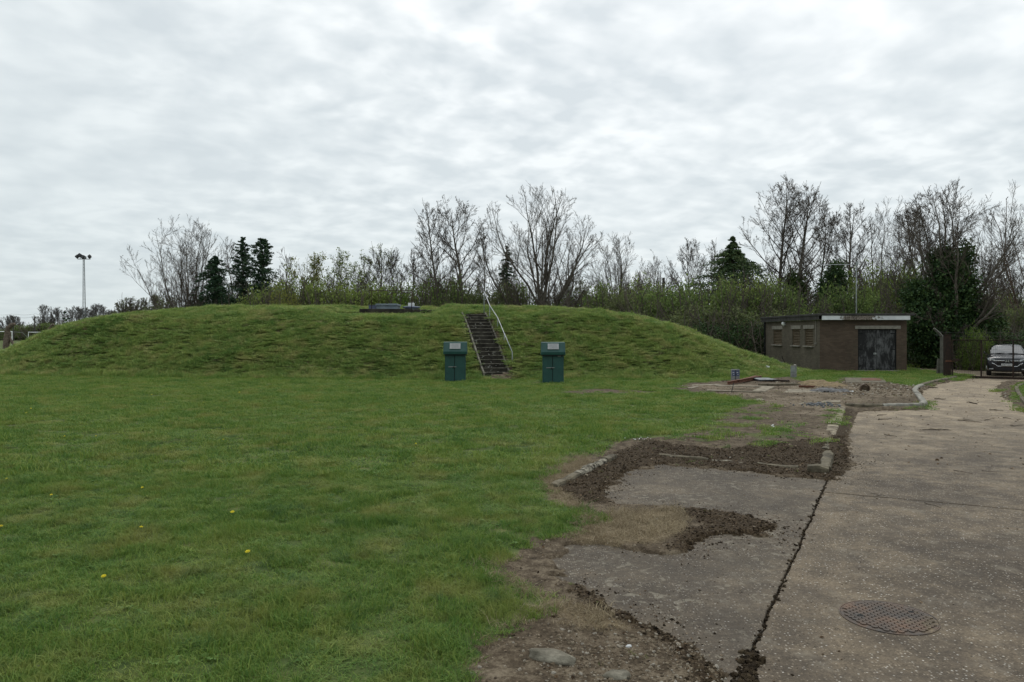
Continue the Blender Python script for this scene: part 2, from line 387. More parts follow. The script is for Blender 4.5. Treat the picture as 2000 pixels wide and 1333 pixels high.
ground = sub_ground('ground', FQ[~onm]); hill = sub_ground('grass_hill', FQ[onm])

# ------------------------------------------------------------------ concrete slabs
def mat_concrete(name, tint=0.0):
    n = N(name); p = n.co('Position')
    L = n.noise(p, .55, 5, .6); Md = n.noise(p, 3.2, 5, .6, .4); Fi = n.noise(p, 60, 4, .7); st = n.noise(n.mapping(p, rot=(0, 0, -.47), scale=(1, .5, 1)), 1.1, 5, .6)
    base = n.ramp(n.math('ADD', n.math('MULTIPLY', L, .45), n.math('ADD', n.math('MULTIPLY', Md, .35), n.math('MULTIPLY', st, .2))),
                  [(.42, (0.0582, 0.0449, 0.0319)), (.5, (0.0939, 0.0730, 0.0510)), (.58, (0.1456, 0.1125, 0.0762))])
    sx = n.n('ShaderNodeSeparateXYZ'); n.l(p, sx.inputs[0])
    # far length of the drive is paler, sandier concrete; blends in over a ragged line
    fy = n.math('ADD', sx.outputs[1], n.math('MULTIPLY', n.math('SUBTRACT', Md, .5), 7))
    mr = n.n('ShaderNodeMapRange'); n.l(fy, mr.inputs[0]); mr.inputs[1].default_value = 10.0; mr.inputs[2].default_value = 22
    sandy = n.ramp(n.math('ADD', n.math('MULTIPLY', Md, .5), n.math('MULTIPLY', st, .5)), [(.40, (0.1734, 0.1340, 0.0912)), (.5, (0.2326, 0.1820, 0.1235)), (.60, (0.3009, 0.2400, 0.1634))])
    if tint <= 0: base = n.mix(n.math('MULTIPLY', mr.outputs[0], .95), base, sandy)
    col = n.mix(.55, base, n.ramp(n.math('ADD', n.math('MULTIPLY', Fi, .5), n.math('MULTIPLY', n.noise(p, 24, 5, .75), .5)), [(.40, .16), (.5, .5), (.60, .86)]), 'OVERLAY')
    # exposed aggregate: small pale and dark stones
    v1 = n.vor(p, 48); keep = n.ramp(n.n('ShaderNodeSeparateColor').outputs[0], [(0, 0), (1, 1)]) if False else None
    sc = n.n('ShaderNodeSeparateColor'); n.l(v1.outputs['Color'], sc.inputs[0])
    peb = n.math('MULTIPLY', n.ramp(v1.outputs['Distance'], [(.26, 1.0), (.40, 0.0)]), n.ramp(sc.outputs[0], [(.48, 0.0), (.52, 1.0)]))
    col = n.mix(n.math('MULTIPLY', peb, .6), col, n.ramp(sc.outputs[1], [(.05, (.06, .05, .04)), (.25, (.20, .155, .105)), (.6, (.34, .28, .21)), (.95, (.62, .58, .52))]))
    v2 = n.vor(p, 25); s2 = n.n('ShaderNodeSeparateColor'); n.l(v2.outputs['Color'], s2.inputs[0])
    pb2 = n.math('MULTIPLY', n.ramp(v2.outputs['Distance'], [(.10, 1.0), (.17, 0.0)]), n.ramp(s2.outputs[0], [(.74, 0.0), (.76, 1.0)]))
    col = n.mix(n.math('MULTIPLY', pb2, .5), col, n.ramp(s2.outputs[1], [(.1, (.06, .05, .04)), (.45, (.26, .21, .16)), (.8, (.38, .33, .27)), (.97, (.56, .53, .48))]))
    # dark lichen / soot mottling
    dk = n.ramp(n.noise(p, 1.35, 7, .75, .5), [(.46, 0.0), (.60, 1.0)])
    col = n.mix(n.math('MULTIPLY', dk, .42), col, (.060, .049, .039))
    ps = n.ramp(n.noise(p, 2.9, 7, .75, .3), [(.54, 0.0), (.66, 1.0)])
    col = n.mix(n.math('MULTIPLY', ps, .50), col, (.180, .154, .118))
    if tint > 0:
        lc = n.math('MULTIPLY', n.ramp(n.noise(n.mapping(p, scale=(1, 1, 1)), 9, 4, .6), [(.56, 0.0), (.62, 1.0)]), n.ramp(n.noise(p, .9, 2), [(.40, 0.0), (.55, 1.0)]))
        col = n.mix(tint, col, (.060, .051, .041))
        col = n.mix(n.math('MULTIPLY', lc, .50), col, (.22, .195, .150))
    n.bump(n.math('ADD', n.math('MULTIPLY', Fi, .6), n.math('MULTIPLY', peb, .35)), .45, .006)
    return n.fin(col, .88, 0, .2)
def slab(name, s0, s1, t0, t1, mat, parent=None):
    pts = []
    def run(a, b, nmax=400):
        a = np.array(a); b = np.array(b); L = np.linalg.norm(b - a); k = int(min(max(L / .07, 2), nmax))
        for i in range(k):
            q = a + (b - a) * i / k
            j = (vnoise(q[0] * 14 + 3, q[1] * 14, 8) - .5) * .022 + (vnoise(q[0] * 3, q[1] * 3, 9) - .5) * .022
            pts.append((float(q[0] + U[0] * j + NR[0] * j), float(q[1] + U[1] * j + NR[1] * j)))
    c = [ST(s0, t0), ST(s1, t0), ST(s1, t1), ST(s0, t1)][::-1]
    for i in range(4): run(c[i], c[(i + 1) % 4])
    m = MB(); m.prism(pts, -.12, 0.0)
    o = m.build(name, mat, parent, bevel=.012, seg=2)
    return tag(o, kind='structure')
MC = mat_concrete('concrete of the drive'); MCB = mat_concrete('concrete of the bay', .35)
s1 = float(np.dot(np.array(G(1630, 963)) - A0, U)); s2 = float(np.dot(np.array(G(1810, 766)) - A0, U))
slab('apron', -11, 8.6, -4.4, -.010, MCB)
slab('driveway', -11, s1 - .016, .010, 6.0, MC); slab('driveway', s1 + .016, s2 - .02, .010, 9.5, MC); slab('driveway', s2 + .02, 48, .010, 20, MC)

# ------------------------------------------------------------------ materials for built things
M_KERB = simple('weathered kerb concrete', (0.0496, 0.0413, 0.0274), (0.1520, 0.1287, 0.0878), 6, .9, bump=.6, bscale=30)
M_KERB2 = simple('pale kerb concrete', (.13, .122, .102), (.29, .275, .235), 6, .9, bump=.5, bscale=30)
M_PALE_E = simple('sandy worn concrete edge', (.085, .068, .046), (.29, .245, .175), 5, .95, bump=.6, bscale=30)
M_KMOSS = simple('lichen crusted kerb', (.030, .024, .015), (.25, .225, .175), 11, .95, bump=.8, bscale=30, lo=.40, hi=.60)
def mat_stair():
    n = N('soot dark stair concrete'); v = n.co('Position'); f = n.noise(v, 2.4, 5)
    col = n.ramp(f, [(.35, (.020, .018, .015)), (.65, (.050, .045, .036))])
    lc = n.math('MULTIPLY', n.ramp(n.noise(v, 7.5, 3, .55), [(.60, 0.0), (.65, 1.0)]), n.ramp(n.noise(v, 1.1, 2), [(.42, 0.0), (.58, 1.0)]))
    col = n.mix(n.math('MULTIPLY', lc, .8), col, (.30, .29, .26))
    n.bump(n.noise(v, 30, 4), .5, .01)
    return n.fin(col, .95, 0, .1)
M_STAIR = mat_stair()
M_NOSE = simple('worn stair edge', (.05, .045, .035), (.19, .175, .14), 6, .95)
M_GALV = simple('galvanised steel', (.30, .31, .32), (.46, .47, .48), 7, .5, .5, .4)
M_GALV2 = simple('dull grey steel post', (.15, .165, .155), (.26, .28, .265), 5, .6, .2)
def mat_green():
    n = N('green painted steel'); v = n.co('Object')
    col = n.ramp(n.noise(v, 3, 5), [(.35, (.0065, .044, .037)), (.65, (.010, .060, .049))])
    streak = n.noise(n.mapping(v, scale=(9, 9, .9)), 2, 4)
    col = n.mix(n.ramp(streak, [(.5, 0.0), (.75, .3)]), col, (.022, .060, .048))
    return n.fin(col, n.ramp(n.noise(v, 8, 4), [(.3, .42), (.7, .62)]), 0, .4)
M_GREEN = mat_green()
M_PLAQ = simple('grey notice plate', (.27, .27, .27), (.36, .36, .36), 30, .6, 0, .4)
M_INK = simple('faded print', (.15, .15, .155), (.22, .22, .22), 30, .7)
M_DARK = simple('black gap', (.006, .007, .007), (.012, .013, .013), 8, .9)
M_LOCK = simple('worn steel lock', (.16, .17, .16), (.30, .31, .30), 14, .5, .6)
M_BLUE = simple('grey blue hatch steel', (.13, .165, .19), (.20, .24, .265), 4, .6, .1)
M_BLUE2 = simple('dark blue grey sheet', (.075, .09, .14), (.12, .135, .19), 4, .6, .1)
M_WHITE = simple('off white paint', (.50, .51, .51), (.66, .66, .65), 5, .7)
M_SLAB = mat_stair()
M_RUSTY = simple('rusty dark steel', (.014, .011, .009), (.038, .022, .015), 8, .85, .1)
M_RUST = simple('orange brown rust', (.075, .032, .02), (.17, .078, .048), 9, .9, 0, bump=.4)
M_IRONRAIL = simple('brown iron rail', (.030, .020, .012), (.06, .042, .026), 7, .8, .2)
def mat_brick(name, c1, c2, mo):
    n = N(name); p = n.co('Position'); sx = n.n('ShaderNodeSeparateXYZ'); n.l(p, sx.inputs[0])
    cb = n.n('ShaderNodeCombineXYZ'); n.l(n.math('ADD', sx.outputs[0], sx.outputs[1]), cb.inputs[0]); n.l(sx.outputs[2], cb.inputs[1])
    b = n.n('ShaderNodeTexBrick'); n.l(cb.outputs[0], b.inputs['Vector']); b.inputs['Scale'].default_value = 1; b.inputs['Brick Width'].default_value = .225; b.inputs['Row Height'].default_value = .075
    b.inputs['Mortar Size'].default_value = .007; b.inputs['Color1'].default_value = (*c1, 1); b.inputs['Color2'].default_value = (*c2, 1); b.inputs['Mortar'].default_value = (*mo, 1); b.inputs['Bias'].default_value = 0
    big = n.noise(p, .8, 5, .65)
    col = n.mix(.5, b.outputs['Color'], n.ramp(big, [(.3, .3), (.7, .68)]), 'OVERLAY')
    # damp green-grey bloom where rain runs down
    st = n.noise(n.mapping(p, scale=(1.3, 1.3, .35)), 1.6, 4)
    col = n.mix(n.ramp(st, [(.5, 0.0), (.75, .4)]), col, (.060, .058, .042))
    n.bump(b.outputs['Fac'], -.3, .01)
    return n.fin(col, .92, 0, .15)
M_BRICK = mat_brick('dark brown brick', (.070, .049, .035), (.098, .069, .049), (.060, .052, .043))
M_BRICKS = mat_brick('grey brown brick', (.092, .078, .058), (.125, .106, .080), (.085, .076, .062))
M_LINT = simple('concrete lintel', (.17, .155, .13), (.25, .23, .195), 5, .9)
M_ROOF = simple('dark roofing felt', (.028, .026, .024), (.055, .052, .048), 4, .9)
def mat_fascia():
    n = N('peeling white fascia'); p = n.co('Position')
    sx = n.n('ShaderNodeSeparateXYZ'); n.l(p, sx.inputs[0])
    f = n.noise(p, 3.2, 5, .7)
    c = n.math('ABSOLUTE', n.math('SUBTRACT', sx.outputs[0], 18.55))
    m = n.ramp(n.math('ADD', n.math('MULTIPLY', c, -.42), n.math('ADD', f, .14)), [(.24, 0.0), (.30, 1.0)])
    white = n.ramp(n.noise(p, 2, 4), [(.3, (.46, .47, .48)), (.7, (.62, .63, .63))])
    bare = n.ramp(n.noise(p, 14, 4), [(.35, (.035, .028, .022)), (.65, (.24, .20, .17))])
    return n.fin(n.mix(m, white, bare), .75, 0, .2)
M_FASC = mat_fascia()
def mat_door():
    n = N('scuffed black door'); p = n.co('Position')
    a = n.noise(n.mapping(p, scale=(1, 1, .45)), 2.6, 6, .72, .4); b = n.noise(n.mapping(p, scale=(2.2, 1, .5)), 7, 4, .7)
    m = n.ramp(n.math('ADD', n.math('MULTIPLY', a, .7), n.math('MULTIPLY', b, .3)), [(.48, 0.0), (.62, .62)])
    return n.fin(n.mix(m, (.010, .010, .010), (.16, .16, .16)), .7, 0, .3)
M_DOOR = mat_door()
M_LOUV = simple('tan painted louvre', (0.0960, 0.0725, 0.0448), (0.1440, 0.1102, 0.0700), 5, .8)

# ------------------------------------------------------------------ stairs and handrail
stair = thing('staircase', 'dark lichen spotted concrete stairs climbing the front of the grass mound', 'stairs', (0, 0, 0))
def stair_z(q):
    c = ST_B + st_dir * q
    return .5 * (.10 + ST_Z * q / st_len) + .5 * float(mound_h(np.array([c[0]]), np.array([c[1]]))[0]) + .09
rz_st = math.atan2(st_dir[1], st_dir[0]) - PI / 2
for i in range(ST_N):
    q = st_len * (i + .5) / ST_N; run = st_len / ST_N
    c = ST_B + st_dir * q; z = stair_z(q)
    k = MB(); k.box((c[0], c[1], z - .18), (ST_W, run + .05, .36 - .012), rz_st)
    sp = k.build('step', M_STAIR, stair, bevel=.008, jitter=.004)
    e = MB(); cc = c - st_dir * (run / 2 + .012)
    e.box((cc[0], cc[1], z - .012), (ST_W * .985, .05, .028), rz_st); e.build('nosing', M_NOSE, sp, bevel=.006, jitter=.003)
for sgn in (-1, 1):
    k = MB(); nrm = np.array([st_dir[1], -st_dir[0]]) * sgn * (ST_W / 2 + .05)
    a = ST_B + nrm - st_dir * .1; b = ST_T + nrm + st_dir * .1
    hw = nrm / np.linalg.norm(nrm) * .04
    vs_ = []; fs_ = []
    for j in range(13):
        p = a + (b - a) * j / 12; z = stair_z(min(max(st_len * j / 12, 0), st_len)) + .02
        for s in (-1, 1):
            for dz in (-.45, .03 + random.uniform(-.012, .012)): vs_.append((p[0] + hw[0] * s, p[1] + hw[1] * s, z + dz))
        if j:
            i0, i1 = (j - 1) * 4, j * 4
            fs_ += [(i0, i1, i1 + 1, i0 + 1), (i0 + 2, i0 + 3, i1 + 3, i1 + 2), (i0 + 1, i1 + 1, i1 + 3, i0 + 3)]
    fs_ += [(0, 1, 3, 2), (48, 50, 51, 49)]
    k.add(vs_, fs_)
    k.build('side_kerb', M_NOSE, stair, bevel=.01)
rail = thing('handrail', 'galvanised tube handrail on thin posts beside the stairs', 'handrail', (0, 0, 0))
tops = [(945.5, 570, 38.6), (956.5, 597, 37.8), (972, 621, 36.9), (985, 652, 35.7), (1000.5, 688, 34.5)]
bots = [(945.5, 618), (956.5, 636), (972, 668), (985, 703), (1000.5, 738)]
tp = [(PX(a, d), d, PZ(b, d)) for a, b, d in tops]
k = MB(); k.tube(tp, .018, 8); k.build('rail', M_GALV, rail, smooth=True)
for (x, y, z), (bx, by) in zip(tp, bots):
    k = MB(); k.tube([(x, y, zt(x, y) - .3), (x, y, z)], .021, 8); k.build('post', M_GALV2, rail, smooth=True)

# ------------------------------------------------------------------ green cabinets
def cabinet(px0, px1, pyb, label, rz, sc):
    d = EYE * F / (pyb - HY); x = PX((px0 + px1) / 2, d)
    r = thing('utility_cabinet', label, 'cabinet', (x, d + .3, .0), rz, 'green cabinets at the foot of the mound')
    w, h, dep = .875 * sc, 1.24 * sc, .56
    k = MB(); k.box((0, 0, h / 2), (w, dep, h)); b = k.build('body', M_GREEN, r, bevel=.012)
    k = MB(); k.box((0, 0, .035), (w + .06, dep + .06, .07)); k.build('plinth', M_GREEN, r, bevel=.01)
    # sloped lid: skirt, then the front leans back
    k = MB(); W = 1.02 * sc / 2; D = .40; z0, z1, z2, z3 = h - .02, h + .10, h + .50 * sc, h + .505 * sc
    f = [(-D, z0), (-D - .015, z1), (-D + .17, z2), (D - .05, z3), (D, z0)]
    k.add([(-W + (.015 if 0 < i < 4 else 0), y, z) for i, (y, z) in enumerate(f)] + [(W - (.015 if 0 < i < 4 else 0), y, z) for i, (y, z) in enumerate(f)],
          [(4, 3, 2, 1, 0), (5, 6, 7, 8, 9)] + [(i, (i + 1) % 5, 5 + (i + 1) % 5, 5 + i) for i in range(5)])
    lid = k.build('lid', M_GREEN, r, bevel=.018, seg=3)
    k = MB(); k.box((0, -D + .012, h - .045), (W * 1.9, .03, .03)); k.build('drip_edge', M_DARK, lid)
    ang = math.atan2(.185, z2 - z1)
    cy, cz = -D + .068, (z1 + z2) / 2 + .03
    cm = Vector((0, cy - .005 - .012, cz))
    k = MB(); k.box(cm, (.455 * sc, .012, .255 * sc), 0, -ang); pl = k.build('notice_plate', M_PLAQ, lid, bevel=.004)
    k = MB()
    for i in range(7):
        t = (i - 3) * .028
        k.box(cm + Vector((0, t * math.sin(ang) - .0075, t * math.cos(ang))), (.36 * sc * (1 - .25 * ((i * 7) % 3) / 2), .002, .009), 0, -ang)
    k.build('faint_print', M_INK, pl)
    yf = -dep / 2
    for xa, xb in ((-w / 2 + .03, -w / 2 + .215), (-w / 2 + .222, -w / 2 + .40), (-w / 2 + .425, w / 2 - .03)):
        k = MB(); k.box(((xa + xb) / 2, yf - .006, h / 2 - .0), (xb - xa, .02, h - .16)); k.build('door', M_GREEN, r, bevel=.005)
    k = MB(); k.box((-w / 2 + .4125, yf - .002, h / 2), (.022, .012, h - .16)); k.build('door_gap', M_DARK, r)
    k = MB(); k.box((-w / 2 + .32, yf - .03, h * .555), (.34, .02, .03)); bar = k.build('locking_bar', M_LOCK, r, bevel=.004)
    k = MB(); k.box((-w / 2 + .36, yf - .045, h * .525), (.045, .03, .05)); k.tube([(-w / 2 + .345, yf - .045, h * .545), (-w / 2 + .345, yf - .045, h * .57), (-w / 2 + .375, yf - .045, h * .57), (-w / 2 + .375, yf - .045, h * .545)], .006, 6)
    k.build('padlock', M_DARK, bar)
    return r, w, h, yf
cabinet(866, 911, 748.5, 'green steel cabinet with sloped lid, left of the stairs', .035, 1.0)
r2, w2, h2, y2 = cabinet(1057.5, 1104, 751.2, 'green steel cabinet with a small tag under its lid, right of the stairs', -.02, 1.0)
k = MB(); k.box((w2 * .28, y2 - .018, h2 - .075), (.13, .006, .03)); k.build('tag', M_PLAQ, r2)

# ------------------------------------------------------------------ top of the mound: hatch, slab, railing
d0 = 41.2
def wx(px, d): return PX(px, d)
k = MB(); x0, x1 = wx(702, d0), wx(803, d0); zb = 2.95
k.box(((x0 + x1) / 2, d0 + 1.3, (zb + PZ(603.5, d0)) / 2), (x1 - x0, 2.6, PZ(603.5, d0) - zb))
tag(k.build('concrete_plinth', M_SLAB, None, bevel=.03, jitter=.01), 'dark stained concrete plinth set into the crest of the mound', 'plinth')
for i, (px, w) in enumerate(((812, 16), (826, 12), (838, 12), (850, 9), (862, 6))):
    dd = 41.3; x = wx(px, dd); k = MB(); k.box((x, dd + .2, zt(x, dd) + .03), (w / F * dd, .35, .24 - .025 * i), random.uniform(-.1, .1), 0, random.uniform(-.08, .08))
    tag(k.build('edging_stone', M_SLAB, None, bevel=.03, jitter=.02), 'dark broken edging stone half buried beside the mound-top plinth', 'stone', 'edging stones on the mound top')
hz = PZ(603.5, d0)
hat = thing('access_hatch', 'large grey blue steel hatch box on the mound-top plinth', 'hatch', (0, 0, 0))
da = 41.9; hx0, hx1 = wx(734.5, da), wx(774.5, da)
k = MB(); k.box(((hx0 + hx1) / 2, da + .75, hz + .09), (hx1 - hx0 - .03, 1.4, .20)); k.build('curb', M_BLUE, hat, bevel=.01)
k = MB(); k.box(((hx0 + hx1) / 2, da + .75, hz + .255), (hx1 - hx0 + .06, 1.52, .11)); lid = k.build('lid', M_BLUE, hat, bevel=.015)
k = MB(); k.tube([((hx0 + hx1) / 2 - .1, da - .02, hz + .25), ((hx0 + hx1) / 2 - .1, da - .06, hz + .25), ((hx0 + hx1) / 2 + .1, da - .06, hz + .25), ((hx0 + hx1) / 2 + .1, da - .02, hz + .25)], .012, 6); k.build('handle', M_LOCK, lid)
k = MB(); k.box((wx(728.5, 43), 43.2, hz + .12), (.42, .8, .26)); k.box((wx(728.5, 43), 43.2, hz + .262), (.48, .86, .02))
tag(k.build('ventilator_box', M_BLUE2, None, bevel=.02), 'low dark blue box behind the left end of the hatch', 'vent')
turret = thing('vent_turret', 'low round dark blue cover with a white box on top', 'vent', (wx(803, 43.4), 43.6, hz - .05))
k = MB(); k.tube([(0, 0, 0), (0, 0, .16)], .40, 24); k.build('base', M_BLUE, turret)
k = MB(); k.tube([(0, 0, .16), (0, 0, .20), (0, 0, .25), (0, 0, .27)], [.50, .53, .51, .40], 24); k.build('cover', M_BLUE2, turret)
k = MB(); k.box((-.02, 0, .37), (.34, .34, .20)); k.build('white_box', M_WHITE, turret, bevel=.02)
rl = thing('guard_railing', 'brown iron guard railing around the mound-top hatch', 'railing', (0, 0, 0))
ra, rb = 41.45, 43.75
pxs = [(wx(726, ra), ra), (wx(804, ra), ra), (wx(806, rb) , rb), (wx(764.5, rb), rb)]
zr = PZ(568, ra)
for x, y in pxs:
    k = MB(); k.tube([(x, y, hz - .1), (x, y, zr)], .022, 8); k.build('post', M_IRONRAIL, rl, smooth=True)
k = MB(); k.tube([(wx(721, ra), ra, zr), (wx(805, ra), ra, zr)], .02, 8); k.build('top_rail', M_IRONRAIL, rl, smooth=True)
k = MB(); k.tube([(wx(764.5, rb), rb, zr), (wx(806, rb), rb, zr), (wx(804, ra), ra, zr)], .02, 8); k.build('top_rail', M_IRONRAIL, rl, smooth=True)

# ------------------------------------------------------------------ brick building
def wall_holes(mb, P, Ud, Nn, us, vs_, holes, thick):
    """wall panel: origin P, along Ud, up z, outward normal Nn; holes list of (u0,u1,v0,v1)"""
    us = sorted(set(us + [h[0] for h in holes] + [h[1] for h in holes])); vs_ = sorted(set(vs_ + [h[2] for h in holes] + [h[3] for h in holes]))
    P = Vector(P); Ud = Vector(Ud); Nn = Vector(Nn); Z = Vector((0, 0, 1))
    def pt(u, v, o): return P + Ud * u + Z * v - Nn * o
    def quad(a, b, c, d): mb.add([a, b, c, d], [(0, 1, 2, 3)])
    for i in range(len(us) - 1):
        for j in range(len(vs_) - 1):
            u0, u1, v0, v1 = us[i], us[i + 1], vs_[j], vs_[j + 1]
            if any(h[0] <= u0 and u1 <= h[1] and h[2] <= v0 and v1 <= h[3] for h in holes): continue
            for o in (0, thick): quad(pt(u0, v0, o), pt(u1, v0, o), pt(u1, v1, o), pt(u0, v1, o))
    for u0, u1, v0, v1 in holes:
        for a, b in (((u0, v0), (u1, v0)), ((u1, v0), (u1, v1)), ((u1, v1), (u0, v1)), ((u0, v1), (u0, v0))):
            quad(pt(*a, 0), pt(*b, 0), pt(*b, thick), pt(*a, thick))
BX0, BX1, BY0, BY1, BH = PX(1601, 40), PX(1771, 40), 40.0, 48.6, PZ(625.5, 40)
bld = thing('brick_building', 'small flat roofed dark brick outbuilding with louvred windows and black doors', 'building', (0, 0, 0))
du0, du1 = PX(1675.8, 40) - BX0, PX(1751, 40) - BX0; dv0, dv1 = .10, PZ(643.2, 40)
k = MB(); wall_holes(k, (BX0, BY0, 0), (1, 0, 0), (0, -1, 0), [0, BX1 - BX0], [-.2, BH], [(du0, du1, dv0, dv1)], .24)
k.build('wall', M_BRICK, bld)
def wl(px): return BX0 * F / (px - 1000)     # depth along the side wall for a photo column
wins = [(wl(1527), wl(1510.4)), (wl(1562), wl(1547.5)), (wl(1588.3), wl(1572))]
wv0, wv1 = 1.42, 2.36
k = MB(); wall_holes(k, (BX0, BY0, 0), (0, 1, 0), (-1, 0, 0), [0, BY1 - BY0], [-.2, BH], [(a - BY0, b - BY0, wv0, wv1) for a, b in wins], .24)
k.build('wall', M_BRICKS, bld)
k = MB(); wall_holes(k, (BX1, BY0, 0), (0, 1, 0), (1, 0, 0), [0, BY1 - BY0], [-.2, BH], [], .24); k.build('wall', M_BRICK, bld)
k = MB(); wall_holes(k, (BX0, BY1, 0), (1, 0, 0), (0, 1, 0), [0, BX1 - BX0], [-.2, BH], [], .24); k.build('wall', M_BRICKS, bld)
k = MB(); k.box(((BX0 + BX1) / 2 + .03, (BY0 + BY1) / 2, PZ(614.8, 39.7)), (BX1 - BX0 + .50, BY1 - BY0 + .66, .115)); roof = k.build('roof', M_ROOF, bld, bevel=.015)
zf0, zf1 = PZ(625.2, 39.7), PZ(616.6, 39.7)
k = MB(); k.box(((BX0 + PX(1777, 39.7)) / 2 + .01, 39.72, (zf0 + zf1) / 2), (PX(1777, 39.7) - BX0 + .02, .05, zf1 - zf0)); k.build('fascia', M_FASC, roof, bevel=.004)
k = MB(); k.box((BX0 - .16, (BY0 + BY1) / 2 - .02, (zf0 + zf1) / 2 + .02), (.04, BY1 - BY0 + .5, zf1 - zf0 + .02)); k.build('side_fascia', M_ROOF, roof)
k = MB(); k.box(((BX0 + BX1) / 2, BY0 - .14, zf0 + .03), (BX1 - BX0 + .1, .24, .02)); k.build('soffit', M_ROOF, roof)
k = MB(); k.box((BX0 + (PX(1669.8, 40) + PX(1758.9, 40)) / 2 - BX0, BY0 - .008, (PZ(636.5, 40) + PZ(642.9, 40)) / 2), (PX(1758.9, 40) - PX(1669.8, 40), .05, PZ(636.5, 40) - PZ(642.9, 40))); k.build('lintel', M_LINT, bld, bevel=.006)
xc = BX0 + (du0 + du1) / 2
k = MB(); k.box((xc, BY0 - .06, .06), (du1 - du0 + .3, .3, .12)); k.build('door_sill', M_LINT, bld, bevel=.01)
for sgn in (-1, 1):
    wleaf = (du1 - du0) / 2 - .05
    k = MB(); k.box((xc + sgn * (wleaf / 2 + .006), BY0 + .10, (dv0 + dv1) / 2), (wleaf, .05, dv1 - dv0 - .07)); dr_ = k.build('door', M_DOOR, bld, bevel=.006)
    for zz in (.35, 1.25, 2.1):
        k = MB(); k.box((xc + sgn * (wleaf - .12), BY0 + .07, zz), (.24, .015, .05)); k.build('hinge', M_DARK, dr_)
k = MB(); k.box((xc - .09, BY0 + .066, 1.02), (.16, .02, .10)); k.tube([(xc - .07, BY0 + .05, 1.15), (xc - .07, BY0 + .03, 1.15), (xc - .07, BY0 + .03, 1.32), (xc - .07, BY0 + .05, 1.32)], .010, 6); k.build('door_handle', M_LOCK, bld)
k = MB()
k.box((BX0 + du0 + .025, BY0 + .09, (dv0 + dv1) / 2), (.05, .09, dv1 - dv0)); k.box((BX0 + du1 - .025, BY0 + .09, (dv0 + dv1) / 2), (.05, .09, dv1 - dv0)); k.box((xc, BY0 + .09, dv1 - .025), (du1 - du0 - .1, .088, .05))
k.build('door_frame', M_DARK, bld)
for a, b in wins:
    m_ = (a + b) / 2; w = b - a
    k = MB(); t = .05
    k.box((BX0 + .09, a + t / 2, (wv0 + wv1) / 2), (.10, t, wv1 - wv0)); k.box((BX0 + .09, b - t / 2, (wv0 + wv1) / 2), (.10, t, wv1 - wv0))
    k.box((BX0 + .09, m_, wv0 + t / 2), (.098, w - 2 * t, t)); k.box((BX0 + .09, m_, wv1 - t / 2), (.098, w - 2 * t, t)); k.box((BX0 + .17, m_, (wv0 + wv1) / 2), (.01, w - .02, wv1 - wv0 - .02))
    fr = k.build('window', M_LOUV, bld)
    k = MB(); nb = 9
    for i in range(nb):
        z = wv0 + t + (i + .5) * (wv1 - wv0 - 2 * t) / nb
        k.box((BX0 + .075, m_, z), (.075, w - 2 * t, .012), 0, 0, -.75)
    k.build('louvre', M_LOUV, fr)
    k = MB(); k.box((BX0 - .004, m_, wv1 + .11), (.06, w + .34, .21)); k.build('lintel', M_LINT, bld, bevel=.006)
    k = MB(); k.box((BX0 - .035, m_, wv0 - .04), (.15, w + .18, .07)); k.build('sill', M_LINT, bld, bevel=.008)
yl = wl(1533.5); k = MB(); k.box((BX0 - .05, yl, PZ(633, yl)), (.08, .16, .20)); k.tube([(BX0 - .09, yl, PZ(633, yl)), (BX0 - .16, yl, PZ(633, yl) - .01), (BX0 - .2, yl, PZ(633, yl) - .03)], [.14, .12, .05], 12); k.build('bulkhead_lamp', M_WHITE, bld, bevel=.01, smooth=False)
yc = wl(1594.5); k = MB(); k.tube([(BX0 - .035, yc, PZ(671, yc)), (BX0 - .035, yc, 2.8)], .022, 8); k.box((BX0 - .04, yc, PZ(671, yc)), (.08, .1, .1)); k.build('cable_conduit', M_LINT, bld)
yc = BY1 - .1; k = MB(); k.tube([(BX0 - .07, yc, 0), (BX0 - .07, yc, 2.85)], .05, 8); k.build('downpipe', M_DARK, bld)
# small fittings by the side wall base
for px, py0, py1, w_, m_, lab, nm, ct in ((1519.5, 705, 720, .16, M_KERB2, 'short pale grey post against the side wall of the brick building', 'stub_post', 'post'),
                                          (1525.5, 708, 722, .14, M_GALV2, 'short post with a yellow white cap against the side wall of the brick building', 'stub_post', 'post'),
                                          (1535.5, 710, 723, .16, M_DARK, 'black pipe stub with a pale cable against the side wall of the brick building', 'pipe_stub', 'pipe')):
    dd = BX0 / ((px - 1000) / F) - .35; x = PX(px, dd)
    k = MB(); k.tube([(x, dd, 0), (x, dd, PZ(py0, dd)), (x, dd, PZ(py0, dd) + .03)], [w_ * .5, w_ * .5, w_ * .3], 10)
    if 'yellow' in lab: k.box((x + .02, dd - .05, PZ(py0 + 1, dd)), (.2, .12, .12), .3)
    if 'cable' in lab: k.tube([(x - .12, dd, 0), (x - .1, dd, .4), (x - .22, dd, .62), (x - .25, dd, .75)], .02, 6)
    tag(k.build(nm, m_, None, bevel=.01), lab, ct)

